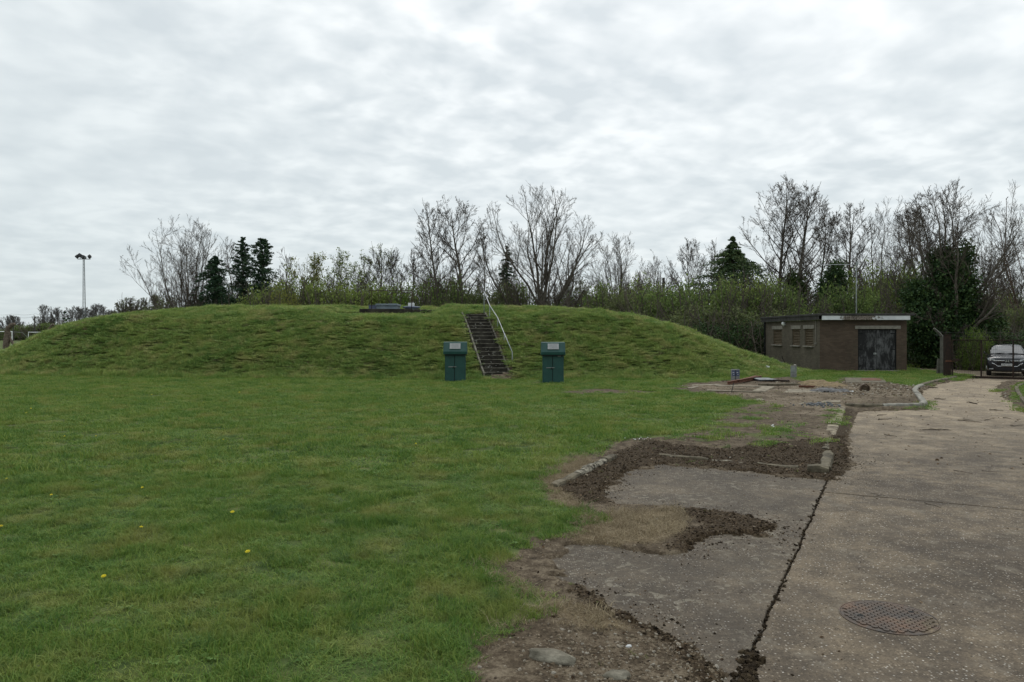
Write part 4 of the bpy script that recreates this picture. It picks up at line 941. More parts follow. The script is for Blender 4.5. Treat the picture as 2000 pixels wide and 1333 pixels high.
for sgn in (-1, 1):
    k = MB(); k.add([(sgn * .815, 1.6, 1.10), (sgn * .825, 3.6, 1.12), (sgn * .66, 3.4, 1.46), (sgn * .66, 2.0, 1.47)], [(0, 1, 2, 3)]); k.build('side_window', M_CGL, car)
    k = MB(); k.add([(sgn * .50, -.035, .735), (sgn * .80, .14, .79), (sgn * .855, .34, .90), (sgn * .80, .16, .90), (sgn * .52, -.02, .83)], [(0, 1, 2, 3, 4)])
    k.add([(sgn * .50, .2, .735), (sgn * .80, .3, .79), (sgn * .855, .5, .90), (sgn * .80, .4, .90), (sgn * .52, .2, .83)], [(4, 3, 2, 1, 0)]); k.f += [(i, i + 5, (i + 1) % 5 + 5, (i + 1) % 5) for i in range(5)]
    hl = k.build('headlight', M_HL, car)
    k = MB(); k.tube([(sgn * .70, .02, .80), (sgn * .70, .07, .80)], [.05, .05], 12); k.build('lamp_lens', M_CHR, hl)
    k = MB(); k.box((sgn * .66, -.005, .36), (.17, .05, .05)); k.build('fog_lamp', M_HL, car, bevel=.012)
    k = MB(); k.tube([(sgn * .40, -.02, .50), (sgn * .52, -.015, .60), (sgn * .74, .06, .70)], .010, 6); k.build('bumper_trim', M_CHR, car)
    mir = loft([[(sgn * (.90 + .11 * t), 1.28 + dy, 1.12 + .075 * s) for t, s in ((0, -1), (1, -.8), (1.05, .3), (.8, 1), (0, .9))] for dy in (0, .10)], M_CAR, 'mirror', car, 1)
    k = MB(); k.box((sgn * .88, 1.36, 1.07), (.10, .06, .05)); k.build('mirror_stalk', M_TRIM, mir)
    for y in (.82, 3.45):
        k = MB(); k.tube([(sgn * .66, y, .33), (sgn * .68, y, .33), (sgn * .85, y, .33), (sgn * .87, y, .33)], [.30, .33, .33, .30], 26); wh = k.build('wheel', M_TYRE, car, smooth=False)
        k = MB(); k.tube([(sgn * .855, y, .33), (sgn * .876, y, .33)], [.21, .20], 20); k.build('rim', M_CHR, wh)
k = MB(); k.box((0, -.02, .70), (.86, .06, .15)); k.build('grille', M_TRIM, car, bevel=.015)
k = MB(); k.box((-.34, -.055, .765), (.44, .02, .032)); k.box((.34, -.055, .765), (.44, .02, .032)); k.build('chrome_bar', M_CHR, car, bevel=.006)
k = MB(); k.box((-.055, -.06, .75), (.028, .02, .125), 0, 0, .12); k.box((.055, -.06, .75), (.028, .02, .125), 0, 0, -.12); k.box((0, -.06, .75), (.10, .02, .026)); k.build('emblem', M_CHR, car)
k = MB(); k.box((0, -.03, .36), (1.0, .05, .17)); k.build('lower_intake', M_TRIM, car, bevel=.02)
k = MB(); k.tube([(-.40, -.04, .50), (.40, -.04, .50)], .010, 6); k.build('bumper_trim', M_CHR, car)
k = MB(); k.box((0, -.06, .575), (.52, .015, .112)); pl = k.build('number_plate', M_PLATE, car, bevel=.004)
fc = bpy.data.curves.new('plate_lettering', 'FONT'); fc.body = 'LD67 XOW'; fc.size = .105; fc.align_x = 'CENTER'; fc.align_y = 'CENTER'; fc.extrude = .001; fc.materials.append(M_TRIM)
ft = bpy.data.objects.new('plate_lettering_text', fc); lm = bpy.data.meshes.new_from_object(ft); bpy.data.objects.remove(ft)
fo = bpy.data.objects.new('plate_lettering', lm); COL.objects.link(fo); fo.parent = pl; fo.location = (0, -.0695, .575); fo.rotation_euler = (PI / 2, 0, 0)
k = MB(); k.tube([(-.55, 1.06, 1.10), (-.1, 1.02, 1.13)], .012, 5); k.tube([(-.05, 1.06, 1.10), (.45, 1.02, 1.13)], .012, 5); k.build('wiper', M_TRIM, car)

# ------------------------------------------------------------------ distant fittings at the left
M_MAST = simple('galvanised mast', (.10, .11, .115), (.17, .18, .185), 3, .7, .2)
dm = 123.0; mast = thing('floodlight_mast', 'tall lattice floodlight mast standing behind the left shoulder of the mound', 'mast', (PX(165, dm), dm, 0))
Hm = PZ(507, dm); k = MB(); corners = [(-.5, 0), (.5, 0), (0, .8)]
def mw(z): return .30 * (1 - z / Hm) + .17
for cx_, cy_ in corners: k.tube([(cx_ * mw(0) * 1.3 - .0, cy_ * mw(0) * 1.3, 0), (cx_ * mw(Hm) * 1.3 - .12, cy_ * mw(Hm) * 1.3, Hm)], .045, 5)
nz = 26
for i in range(nz):
    z0, z1 = Hm * i / nz, Hm * (i + 1) / nz
    for j in range(3):
        a, b = corners[j], corners[(j + 1) % 3]; q = -.12
        k.tube([(a[0] * mw(z0) * 1.3 + q * z0 / Hm, a[1] * mw(z0) * 1.3, z0), (b[0] * mw(z1) * 1.3 + q * z1 / Hm, b[1] * mw(z1) * 1.3, z1)], .02, 4)
        k.tube([(a[0] * mw(z1) * 1.3 + q * z1 / Hm, a[1] * mw(z1) * 1.3, z1), (b[0] * mw(z1) * 1.3 + q * z1 / Hm, b[1] * mw(z1) * 1.3, z1)], .025, 4)
k.build('lattice', M_MAST, mast)
k = MB(); k.box((-.12, .1, Hm + .05), (2.1, .12, .10)); k.box((-.12, .1, Hm + .3), (.5, .5, .45)); k.build('crossarm', M_MAST, mast)
for x, z, t in ((-1.15, .45, .7), (-.75, .68, .5), (-.2, .40, .3), (.90, .45, -.7)):
    k = MB(); k.box((x, -.1, Hm + z), (.46, .34, .5), 0, -.5, t); k.tube([(x, .1, Hm + .05), (x, 0, Hm + z)], .04, 5); k.build('floodlight', simple('floodlight housing', (.02, .02, .022), (.05, .05, .052), 5, .7) if x < -1 else bpy.data.materials['floodlight housing'], mast)
M_GOAL = simple('white goal tube', (.70, .71, .71), (.80, .80, .80), 5, .5)
def goal(x0, x1, y, label, mirror=1):
    g = thing('football_goal', label, 'goal', (x0, y, 0), 0, 'goals on the far pitch')
    w = x1 - x0
    k = MB(); k.tube([(0, 0, 0), (0, 0, 2.44)], .075, 8); k.build('post', M_GOAL, g)
    k = MB(); k.tube([(w, 0, 0), (w, 0, 2.44)], .075, 8); k.build('post', M_GOAL, g)
    k = MB(); k.tube([(-.05, 0, 2.44), (w + .05, 0, 2.44)], .075, 8); k.build('crossbar', M_GOAL, g)
    k = MB()
    for x in (0, w): k.tube([(x, 0, 2.4), (x + 1.0 * mirror, 1.2, 2.3), (x + 2.6 * mirror, 2.2, 0)], .035, 5)
    k.build('net_support', M_GALV2, g)
goal(PX(55.5, 186), PX(55.5, 186) + 5.4, 186, 'white goal with both posts in view beside the foot of the mound')
goal(PX(23.5, 128) - 7.3, PX(23.5, 128), 128, 'white goal cut by the picture edge behind the carved dead trunk')
M_POLE = simple('dark creosoted pole', (.04, .037, .033), (.075, .068, .06), 5, .9)
for px, yt, lab in ((26, 619.5, 'wooden power pole behind the carved dead trunk'), (68, 619.5, 'wooden power pole standing over the white goal')):
    dd = 205; u = thing('utility_pole', lab, 'pole', (PX(px, dd), dd, 0), 0, 'power poles beyond the pitch')
    h = PZ(yt, dd); k = MB(); k.tube([(0, 0, 0), (0, 0, h)], [.22, .16], 8); k.build('pole', M_POLE, u)
    k = MB(); k.box((.1, 0, h), (1.9, .18, .16)); k.build('crossarm', M_POLE, u)
for i, (dz, lab) in enumerate(((.9, 'topmost overhead wire between the power poles'), (0, 'overhead wire on the crossarms of the power poles'))):
    k = MB(); z = PZ(619, 205) + dz * .9; dd = 205
    pts = [(PX(p, dd), dd, z - .35 * abs(math.sin((p - 26) / 42 * PI))) for p in np.linspace(-60, 152, 24)]
    k.tube(pts, .022, 4); tag(k.build('overhead_wire', M_POLE, None), lab, 'wire')
def bark(name, c1, c2, sc=5): return simple(name, c1, c2, sc, .95, bump=.6, bscale=14)
M_DEAD = bark('grey brown dead wood', (.075, .055, .042), (.16, .125, .098))
def lumpy_tube(pts, rs, n_=12, seed=0, cuts=5):
    P = [Vector(p) for p in pts]; Q, R_ = [], []
    for i in range(len(P) - 1):
        for j in range(cuts): t = j / cuts; Q.append(P[i].lerp(P[i + 1], t)); R_.append(rs[i] + (rs[i + 1] - rs[i]) * t)
    Q.append(P[-1]); R_.append(rs[-1])
    k = MB(); k.tube(Q, R_, n_); rd = random.Random(seed)
    c = [(x + rd.uniform(-1, 1) * .12 * max(rs), y + rd.uniform(-1, 1) * .12 * max(rs), z + rd.uniform(-1, 1) * .06 * max(rs)) for x, y, z in k.v]; k.v = c
    return k
dd = 101; dt = thing('dead_trunk', 'carved dead tree trunk with a stubby head and a leaning prop, at the left edge', 'trunk', (PX(14, dd), dd, 0))
s_ = dd / F
lumpy_tube([(-.2, 0, -.2), (-.05, 0, 1.2), (.05, 0, 2.3), (.15, 0, 3.1)], [.42, .40, .34, .30], seed=1).build('trunk', M_DEAD, dt, smooth=True)
lumpy_tube([(.05, 0, 2.6), (.5, 0, 3.2), (1.0, 0, 3.42)], [.30, .27, .20], seed=2).build('head_stub', M_DEAD, dt, smooth=True)
lumpy_tube([(.28, 0, 1.75), (.62, 0, 1.0), (1.15, 0, .25)], [.14, .15, .22], seed=3).build('prop', M_DEAD, dt, smooth=True)
dd = 120; dt = thing('dead_trunk', 'smaller carved dead trunk with one raised arm behind the mound edge', 'trunk', (PX(92.5, dd), dd, 0))
lumpy_tube([(0, 0, 0), (.05, 0, 2.2), (.25, 0, 3.0)], [.22, .20, .16], seed=4).build('trunk', M_DEAD, dt, smooth=True)
lumpy_tube([(.15, 0, 2.6), (.6, 0, 3.3), (1.0, 0, 3.6)], [.16, .16, .2], seed=5).build('raised_arm', M_DEAD, dt, smooth=True)
dd = 54.0; lp = thing('lamp_post', 'slim grey lamp post with a long horizontal arm behind the brick building', 'lamp post', (PX(1672.5, dd), dd, 0))
k = MB(); k.tube([(0, 0, 0), (0, 0, PZ(515, dd))], [.045, .035], 8); k.build('pole', M_GALV2, lp, smooth=True)
k = MB(); k.tube([(.08, 0, PZ(517, dd)), (PX(1597, dd) - PX(1672.5, dd), 0, PZ(517.5, dd))], .020, 8); k.build('arm', M_GALV, lp, smooth=True)
k = MB(); k.tube([(.05, 0, PZ(518, dd)), (.05, 0, PZ(511, dd))], [.11, .07], 8); k.build('bracket', M_GALV2, lp)
dd = 66; k = MB(); k.box((PX(1296, dd), dd, 2), (.20, .20, 2 * PZ(543, dd) - 4)); tag(k.build('wooden_post', M_POLE, None), 'stout dark post head rising out of the hedge', 'post')

# ------------------------------------------------------------------ trees
def tubes_np(P, R, m=3):
    """P (n,k,3), R (n,k) -> verts, quads"""
    n_, k_, _ = P.shape
    T = np.empty_like(P); T[:, 1:-1] = P[:, 2:] - P[:, :-2]; T[:, 0] = P[:, 1] - P[:, 0]; T[:, -1] = P[:, -1] - P[:, -2]
    T /= np.linalg.norm(T, axis=2, keepdims=True) + 1e-9
    A = np.where(np.abs(T[..., 2:3]) < .9, np.array([0, 0, 1.]), np.array([1., 0, 0]))
    Uv = np.cross(T, A); Uv /= np.linalg.norm(Uv, axis=2, keepdims=True) + 1e-9; Wv = np.cross(T, Uv)
    an = np.arange(m) * 2 * PI / m
    Vv = P[:, :, None] + (Uv[:, :, None] * np.cos(an)[:, None] + Wv[:, :, None] * np.sin(an)[:, None]) * R[:, :, None, None]
    idx = np.arange(n_ * k_ * m).reshape(n_, k_, m); nx_ = np.roll(idx, -1, axis=2)
    Q = np.stack([idx[:, :-1], nx_[:, :-1], nx_[:, 1:], idx[:, 1:]], -1).reshape(-1, 4)
    return Vv.reshape(-1, 3), Q
def grow(rng, start, dirs, L, r0, r1, k_, wander, up):
    n_ = len(start); P = np.empty((n_, k_ + 1, 3)); P[:, 0] = start; d = dirs.copy()
    for i in range(k_):
        d = d + rng.normal(0, wander, (n_, 3)); d[:, 2] += up; d /= np.linalg.norm(d, axis=1, keepdims=True)
        P[:, i + 1] = P[:, i] + d * (L / k_)[:, None]
    t = np.linspace(0, 1, k_ + 1)[None]
    return P, r0[:, None] * (1 - t) + r1[:, None] * t
def spawn(rng, P, R, n_each, t0, t1, ang, ratio, Lpar):
    n_, k1, _ = P.shape; k_ = k1 - 1
    t = (np.tile((np.arange(n_each) + .5) / n_each, (n_, 1)) + rng.uniform(-.5, .5, (n_, n_each)) / n_each) * (t1 - t0) + t0
    t = np.clip(t, 0, .999); f = t * k_; i = f.astype(int); fr_ = f - i; rows = np.arange(n_)[:, None]
    S = P[rows, i] * (1 - fr_[..., None]) + P[rows, i + 1] * fr_[..., None]
    D = P[rows, i + 1] - P[rows, i]; D /= np.linalg.norm(D, axis=2, keepdims=True)
    rr = R[rows, i] * (1 - fr_) + R[rows, i + 1] * fr_
    rv = rng.normal(0, 1, D.shape); rv -= D * (rv * D).sum(2, keepdims=True); rv /= np.linalg.norm(rv, axis=2, keepdims=True)
    a = np.radians(rng.normal(ang, ang * .25, t.shape))[..., None]
    N_ = D * np.cos(a) + rv * np.sin(a)
    L = Lpar[:, None] * ratio * (1.15 - .55 * t) * rng.uniform(.7, 1.25, t.shape)
    return S.reshape(-1, 3), N_.reshape(-1, 3), L.ravel(), rr.ravel()
def to_shell(S, D, c, rad):
    """distance from S along D to an ellipsoid"""
    p = (S - c) / rad; q = D / rad; A = (q * q).sum(1); B = (p * q).sum(1); C = (p * p).sum(1) - 1
    return (-B + np.sqrt(np.maximum(B * B - A * C, 1e-6))) / A
def make_tree(seed, H, W, tr, kind='ash', lean=0.0, dens=1.0, thin=.009):
    """returns list of (P,R) trunk, list of (P,R) branches, twig tips, for a crown H high and W wide"""
    rng = np.random.default_rng(seed); trunk, br = [], []; Z = np.array([0, 0, 1.])
    S0 = np.zeros((1, 3)); D0 = np.array([[lean, 0, 1.]])
    if kind in ('fan', 'spread', 'gnarl'):
        if kind == 'fan':
            n0 = int(18 * dens); S = rng.normal(0, .16, (n0, 3)); S[:, 2] = 0; tl = np.radians(np.linspace(2, 62, n0)); c = np.array([lean * H, 0, H * .50]); rad = np.array([W / 2, W / 2, H * .5]); r0 = tr * .36; wd = .06
        else:
            P, R = grow(rng, S0, D0, np.array([H * (.22 if kind == 'spread' else .36)]), np.array([tr]), np.array([tr * .85]), 5, .04 if kind == 'spread' else .2, .05); trunk.append((P, R))
            n0 = 17 if kind == 'spread' else 12; S = P[0, -1] + rng.normal(0, .08, (n0, 3)); S[:, 2] -= rng.uniform(0, H * .09, n0); tl = np.radians(np.linspace(3, 80, n0))
            c = np.array([lean * H, 0, H * .60]); rad = np.array([W / 2, W / 2, H * .40]); r0 = tr * .36; wd = .10 if kind == 'spread' else .22
        az = np.arange(n0) * 2.39996 + rng.normal(0, .25, n0)
        D = np.stack([np.sin(tl) * np.cos(az), np.sin(tl) * np.sin(az), np.cos(tl)], 1)
        e = D + Z * .35; e /= np.linalg.norm(e, axis=1, keepdims=True)
        L = to_shell(S, e, c, rad) * rng.uniform(.92, 1.05, n0); P, R = grow(rng, S, D, L, np.full(n0, r0) * rng.uniform(.7, 1.15, n0), np.full(n0, .016), 10, wd, .075); trunk.append((P, R)); q = np.linalg.norm((P[:, -1] - c) / rad, axis=1); fq = np.where(q > 1, .97 / q, 1)[:, None, None]; P = P[:, :1] + (P - P[:, :1]) * fq; trunk[-1] = (P, R); Lc = L * fq[:, 0, 0]
        lv = [(7, .10, .92, 28, .52, 8, .08, .080), (6, .10, .95, 30, .44, 6, .10, .07), (5, .15, 1, 30, .42, 4, .12, .06), (4, .15, 1, 34, .45, 2, .12, .05)]
        if kind == 'gnarl': lv = [(7, .25, .98, 44, .42, 5, .2, .04), (6, .2, 1, 45, .45, 4, .18, .03), (5, .2, 1, 40, .5, 2, .15, .03)]
    else:
        n1 = 26; P, R = grow(rng, S0, D0, np.array([H * .93]), np.array([tr]), np.array([.022]), 14, .035, .05); trunk.append((P, R))
        t = np.sort(np.clip((np.arange(n1) + rng.uniform(-.4, .4, n1)) / n1 * .72 + .25, .2, .97)); f = t * 14; i = f.astype(int); fr_ = (f - i)[:, None]
        S = P[0, i] * (1 - fr_) + P[0, i + 1] * fr_; rr = R[0, i]
        az = np.arange(n1) * 2.39996 + rng.normal(0, .4, n1); an = np.radians(np.interp(t, [.2, .6, 1], [58, 42, 24]) + rng.normal(0, 5, n1))
        D = np.stack([np.sin(an) * np.cos(az), np.sin(an) * np.sin(az), np.cos(an)], 1)
        env = np.interp(t, [.2, .35, .5, .7, .85, 1], [.75, 1, 1.0, .80, .52, .20]) if kind == 'ash' else np.interp(t, [.2, .4, .7, 1], [.7, 1, .8, .25])
        L = np.minimum(env * W / 2 / np.sin(an) * 1.25, (H * 1.03 - S[:, 2])) * rng.uniform(.72, 1.05, n1)
        P, R = grow(rng, S, D, L, np.maximum(rr * .50, .018), np.full(n1, .012), 8, .08, .10); br.append((P, R)); Lc = L
        lv = [(6, .15, .92, 28, .46, 7, .09, .08), (5, .15, .95, 30, .44, 5, .11, .07), (4, .15, 1, 32, .45, 3, .12, .06), (4, .15, 1, 34, .50, 2, .12, .05)]
    if kind in ('ash', 'pole'): c = np.array([lean * H * .5, 0, H * .56]); rad = np.array([W / 2, W / 2, H * .46])
    for (n_, t0, t1, ang, rat, k_, wd, up) in lv:
        S, D, L, rr = spawn(rng, P, R, max(2, n_), t0, t1, ang, rat, Lc)
        P, R = grow(rng, S, D, L, np.maximum(rr * .55, thin), np.full(len(S), thin * .65), k_, wd, up)
        q0 = np.linalg.norm((P[:, 0] - c) / rad, axis=1); q1 = np.linalg.norm((P[:, -1] - c) / rad, axis=1); lim = rng.uniform(.95, 1.10, len(S))
        fq = np.where((q1 > lim) & (P[:, -1, 2] > c[2] * .8), np.clip((lim - q0) / np.maximum(q1 - q0, 1e-3), .12, 1), 1); P = P[:, :1] + (P - P[:, :1]) * fq[:, None, None]; L = L * fq
        br.append((P, R)); Lc = L
    allp = np.concatenate([p.reshape(-1, 3) for p, r in trunk + br]); zz = np.percentile(allp[:, 2], 99.4); w0, w1 = np.percentile(allp[:, 0], [1.5, 98.5])
    sc = np.array([np.clip(W / (w1 - w0), .7, 1.4), np.clip(W / (w1 - w0), .7, 1.4), H / zz])
    trunk = [(p * sc, r) for p, r in trunk]; br = [(p * sc, r) for p, r in br]
    return trunk, br, np.concatenate([br[-1][0][:, -1], br[-2][0][:, -1]])
def quads_np(C, size, rng, flat=.0, aspect=.7):
    n_ = len(C); a = rng.normal(0, 1, (n_, 3)); a[:, 2] *= (1 - flat); a /= np.linalg.norm(a, axis=1, keepdims=True)
    b = rng.normal(0, 1, (n_, 3)); b -= a * (a * b).sum(1, keepdims=True); b /= np.linalg.norm(b, axis=1, keepdims=True)
    s = size * rng.uniform(.55, 1.3, (n_, 1)); a = a * s * .5; b = b * s * .5 * aspect
    Vv = np.stack([C - a, C - b * .9 + a * .1, C + a, C + b * .9 + a * .1], 1).reshape(-1, 3)
    return Vv, np.arange(n_ * 4).reshape(-1, 4)
def join(parts):
    Vs, Qs, k_ = [], [], 0
    for v, q in parts: Vs.append(v); Qs.append(q + k_); k_ += len(v)
    return np.concatenate(Vs), np.concatenate(Qs)
def mat_leaf(name, c1, c2, c3, trans=.25, sc=1.3):
    n = N(name); p = n.co('Position')
    gi = n.n('ShaderNodeNewGeometry').outputs['Random Per Island']
    f = n.math('ADD', n.math('MULTIPLY', n.noise(p, sc, 3), .6), n.math('MULTIPLY', gi, .4))
    col = n.ramp(f, [(.28, c1), (.5, c2), (.75, c3)])
    n.fin(col, .65, 0, .2)
    tr = n.n('ShaderNodeBsdfTranslucent'); n.l(n.mix(.4, col, (.10, .13, .02)), tr.inputs[0])
    ms = n.n('ShaderNodeMixShader'); ms.inputs[0].default_value = trans; n.l(n.b.outputs[0], ms.inputs[1]); n.l(tr.outputs[0], ms.inputs[2]); n.l(ms.outputs[0], n.out.inputs[0])
    return n.m
M_BARK = bark('grey brown bark', (0.0675, 0.0594, 0.0486), (0.1418, 0.1242, 0.0999)); M_TWIG = simple('brown twigs', (0.0607, 0.0500, 0.0405), (0.1148, 0.0945, 0.0743), 2, .9)
M_BARKP = bark('haze tinted far bark', (.075, .070, .066), (.13, .122, .114)); M_TWIGP = simple('haze tinted far twigs', (.095, .086, .080), (.15, .138, .128), 2, .9)  # distance haze put into the lighter bark and twig colours of the far row
M_REDB = bark('reddish bark', (.085, .050, .036), (.15, .095, .070))
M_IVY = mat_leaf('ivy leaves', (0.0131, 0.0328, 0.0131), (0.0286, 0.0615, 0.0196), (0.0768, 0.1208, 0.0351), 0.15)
M_IVY2 = mat_leaf('lighter ivy leaves', (0.0238, 0.0524, 0.0167), (0.0571, 0.1000, 0.0262), (0.1309, 0.1785, 0.0476), 0.2)
M_OLIVE = mat_leaf('olive spring leaves', (0.1100, 0.1530, 0.0416), (0.1870, 0.2422, 0.0653), (0.3025, 0.3665, 0.1010), 0.45)
M_OCHRE = mat_leaf('bronze young leaves', (0.1181, 0.1281, 0.0346), (0.2066, 0.2120, 0.0583), (0.2952, 0.2870, 0.0821), 0.45)
M_FRESH = mat_leaf('fresh green leaves', (0.0748, 0.1346, 0.0262), (0.1403, 0.2151, 0.0393), (0.2244, 0.3179, 0.0617), 0.45)
M_DULL = mat_leaf('dull hedge leaves', (0.0735, 0.1179, 0.0401), (0.1390, 0.1948, 0.0603), (0.2534, 0.3264, 0.0962), 0.4)
M_BROWN = mat_leaf('brown hedge leaves', (0.0731, 0.0925, 0.0395), (0.1329, 0.1540, 0.0681), (0.2160, 0.2388, 0.1041), 0.35)
M_CON = mat_leaf('conifer needles', (0.0158, 0.0381, 0.0224), (0.0314, 0.0650, 0.0336), (0.0628, 0.1032, 0.0493), 0.1)
M_CON2 = mat_leaf('cypress sprays', (0.0269, 0.0536, 0.0244), (0.0585, 0.0926, 0.0365), (0.1121, 0.1414, 0.0536), 0.12)
def blob_pts(rng, ells, n, sig=.28, hollow=.55):
    """leaf points in clumps over ellipsoids [(cx,cy,cz,rx,ry,rz)]"""
    vol = np.array([e[3] * e[5] + e[3] * e[4] + e[4] * e[5] for e in ells]); vol = vol / vol.sum(); out = []
    for e, f in zip(ells, vol):
        m = max(8, int(n * f)); nc = max(6, int(m / 26)); d = rng.normal(0, 1, (nc, 3)); d /= np.linalg.norm(d, axis=1, keepdims=True)
        r = rng.uniform(hollow, 1.06, (nc, 1)); c = np.array(e[:3]) + d * r * np.array(e[3:])
        k_ = rng.integers(0, nc, m); out.append(c[k_] + rng.normal(0, sig, (m, 3)) * rng.uniform(.6, 1.3, (nc, 1))[k_])
    p = np.concatenate(out); return p[p[:, 2] > .02]
def bare_tree(label, px, ytop, wpx, d, seed, kind='ash', tr=.2, lean=0, dens=1.0, thin=.0085, name='bare_tree', cat='tree', group=None, twig=None, barkm=None, leaf=None, leaf_n=0, leaf_s=.10, ivy=None, ivy_m=None, ivy_n=2500):
    H = PZ(ytop, d); W = wpx / F * d
    r = thing(name, label, cat, (PX(px, d), d, -.05), 0, group)
    trunk, br, tips = make_tree(seed, H, W, tr, kind, lean, dens, thin)
    v, q = join([tubes_np(p, rr, 7) for p, rr in trunk]); mesh_np('trunk', v, q, barkm or M_BARK, r, smooth=True)
    v, q = join([tubes_np(p, rr, 3) for p, rr in br]); mesh_np('branches', v, q, twig or M_TWIG, r)
    rng = np.random.default_rng(seed + 500)
    if leaf is not None:
        c = tips[rng.integers(0, len(tips), leaf_n)] + rng.normal(0, .09, (leaf_n, 3)); v, q = quads_np(c, leaf_s, rng); mesh_np('crown', v, q, leaf, r)
    if ivy: v, q = quads_np(blob_pts(rng, ivy, ivy_n, .22, .3), .17, rng); mesh_np('ivy', v, q, ivy_m or M_IVY, r)
    return r
GT = 'bare trees behind the mound'
bare_tree('many stemmed bare tree fanning out at the left end of the tree line', 372, 428, 176, 74, 1, 'fan', .34, -.10, 1.0, .010, group=GT)
bare_tree('slim bare tree between the two dark evergreens at the left of the tree line', 462, 462, 52, 80, 2, 'pole', .14, 0, 1, group=GT)
bare_tree('pale slim bare tree just right of the tall dark pines', 549, 486, 50, 82, 3, 'ash', .13, 0, 1.0, .008, group=GT)
bare_tree('gnarled tree with a flat bronze green crown of young leaves', 596, 497, 72, 75, 4, 'gnarl', .26, 0, 1.1, leaf=M_OCHRE, leaf_n=4200, leaf_s=.16, name='leafing_tree')
bare_tree('rounded olive tree in haze of young leaves left of the mound-top railing', 668, 497, 112, 77, 5, 'spread', .26, 0, 1.1, leaf=M_OLIVE, leaf_n=9500, leaf_s=.17, name='leafing_tree')
bare_tree('olive tinged bare tree standing behind the left end of the railing', 733, 474, 82, 76, 6, 'ash', .19, 0, 1.0, leaf=M_OLIVE, leaf_n=900, leaf_s=.12, group=GT)
bare_tree('thin bare tree behind the middle of the mound-top railing', 777, 487, 62, 80, 7, 'ash', .15, 0, 1.0, group=GT)
bare_tree('thin bare tree right behind the white box on the mound', 815, 488, 62, 79, 8, 'ash', .15, 0, 1.0, group=GT)
bare_tree('bare young tree filling the gap left of the twin tall trees', 846, 492, 50, 83, 9, 'pole', .12, 0, 1.0, group=GT)
bare_tree('tall slender bare tree with a crooked trunk, left of the twin pair', 862, 386, 86, 72, 10, 'ash', .20, -.03, .85, group=GT)
bare_tree('tall bare tree with ivy round its foot, left of the stairs', 900, 379, 112, 71, 11, 'ash', .27, .02, 1.1, group=GT, ivy=[(.1, 0, 2.4, .8, .8, 2.4), (.5, 0, 4.6, .75, .7, 1.4)], ivy_m=M_IVY2, ivy_n=7000)
bare_tree('very thin pole like bare tree behind the top of the handrail', 944, 438, 46, 80, 12, 'pole', .11, 0, 1.0, .008, group=GT)
bare_tree('great spreading bare tree with ivied foot, right of the stairs', 1050, 368, 222, 69, 13, 'spread', .52, 0, 1.0, .010, group=GT, ivy=[(-.4, 0, 1.6, 1.4, 1.2, 1.7), (-.6, 0, 3.6, .7, .7, 1.4), (.9, 0, 3.0, .7, .7, 1.3)], ivy_m=M_IVY2, ivy_n=9000)
bare_tree('small bare tree half hidden inside the great spreading tree', 1000, 500, 70, 84, 34, 'spread', .16, 0, .9, group=GT)
bare_tree('round headed bare tree with two limbs above the middle of the hedge', 1216, 459, 136, 76, 14, 'spread', .24, 0, 1.0, group=GT)
bare_tree('low tangled bare tree left of the stout post head in the hedge', 1276, 512, 80, 80, 15, 'spread', .16, 0, .9, group=GT)
bare_tree('thin open bare tree left of the dark cypress', 1350, 464, 84, 75, 16, 'ash', .15, 0, .9, .008, group=GT)
bare_tree('sparse bare tree showing over the shoulder of the dark cypress', 1398, 470, 56, 80, 17, 'pole', .12, 0, .9, .008, group=GT)
GR = 'bare trees round the brick building'
bare_tree('tallest bare tree, rising behind the left wall of the brick building', 1522, 344, 128, 63, 18, 'ash', .25, 0, 1.05, group=GR, ivy=[(0, 0, 2.6, .75, .7, 2.8)], ivy_n=2200)
bare_tree('bare tree with an ivy clad lower trunk beside the tallest tree', 1556, 362, 112, 62, 19, 'ash', .25, .02, 1.15, group=GR, ivy=[(.1, 0, 3.0, 1.05, 1, 3.2), (.2, 0, 5.6, .8, .8, 1.7), (-.4, 0, 6.4, .4, .4, 1.0)], ivy_m=M_IVY2, ivy_n=15000)
bare_tree('bare tree above the left window side of the brick building', 1606, 398, 92, 67, 20, 'ash', .17, .02, 1.1, group=GR)
bare_tree('bare tree whose crown stands left of the lamp post', 1658, 393, 104, 65, 21, 'ash', .22, 0, 1.1, group=GR)
bare_tree('leaning bare tree directly behind the brick building doors', 1722, 396, 130, 63, 22, 'spread', .24, .05, 1.0, group=GR)
bare_tree('bare tree between the brick building and the great ivied tree', 1796, 398, 104, 67, 23, 'ash', .20, 0, 1.0, group=GR)
bare_tree('big bare crowned tree smothered in ivy to half its height, right of the brick building', 1856, 360, 214, 45, 24, 'spread', .36, 0, 1.0, .010, group=GR,
          ivy=[(-.3, 0, 1.6, 2.3, 1.4, 2.0), (0, 0, 3.6, 2.0, 1.4, 1.8), (.1, 0, 5.2, 1.5, 1.2, 1.6), (.75, 0, 6.6, .55, .5, 1.2), (-.5, 0, 6.5, .6, .6, 1.1), (-1.9, .2, 4.6, .9, .8, .9), (2.2, 0, 2.9, .9, .8, .8), (-1.6, -.3, 2.8, 1.5, 1.1, 1.5), (1.3, -.3, 2.4, 1.4, 1.1, 1.7)], ivy_n=70000)
bare_tree('bare tree with a reddish trunk at the right edge of the picture', 2004, 374, 150, 56, 25, 'spread', .20, -.03, 1.1, group=GR, barkm=M_REDB)
bare_tree('small bare tree seen through the right side of the ivied tree', 1935, 470, 90, 70, 35, 'spread', .16, 0, .9, group=GR)
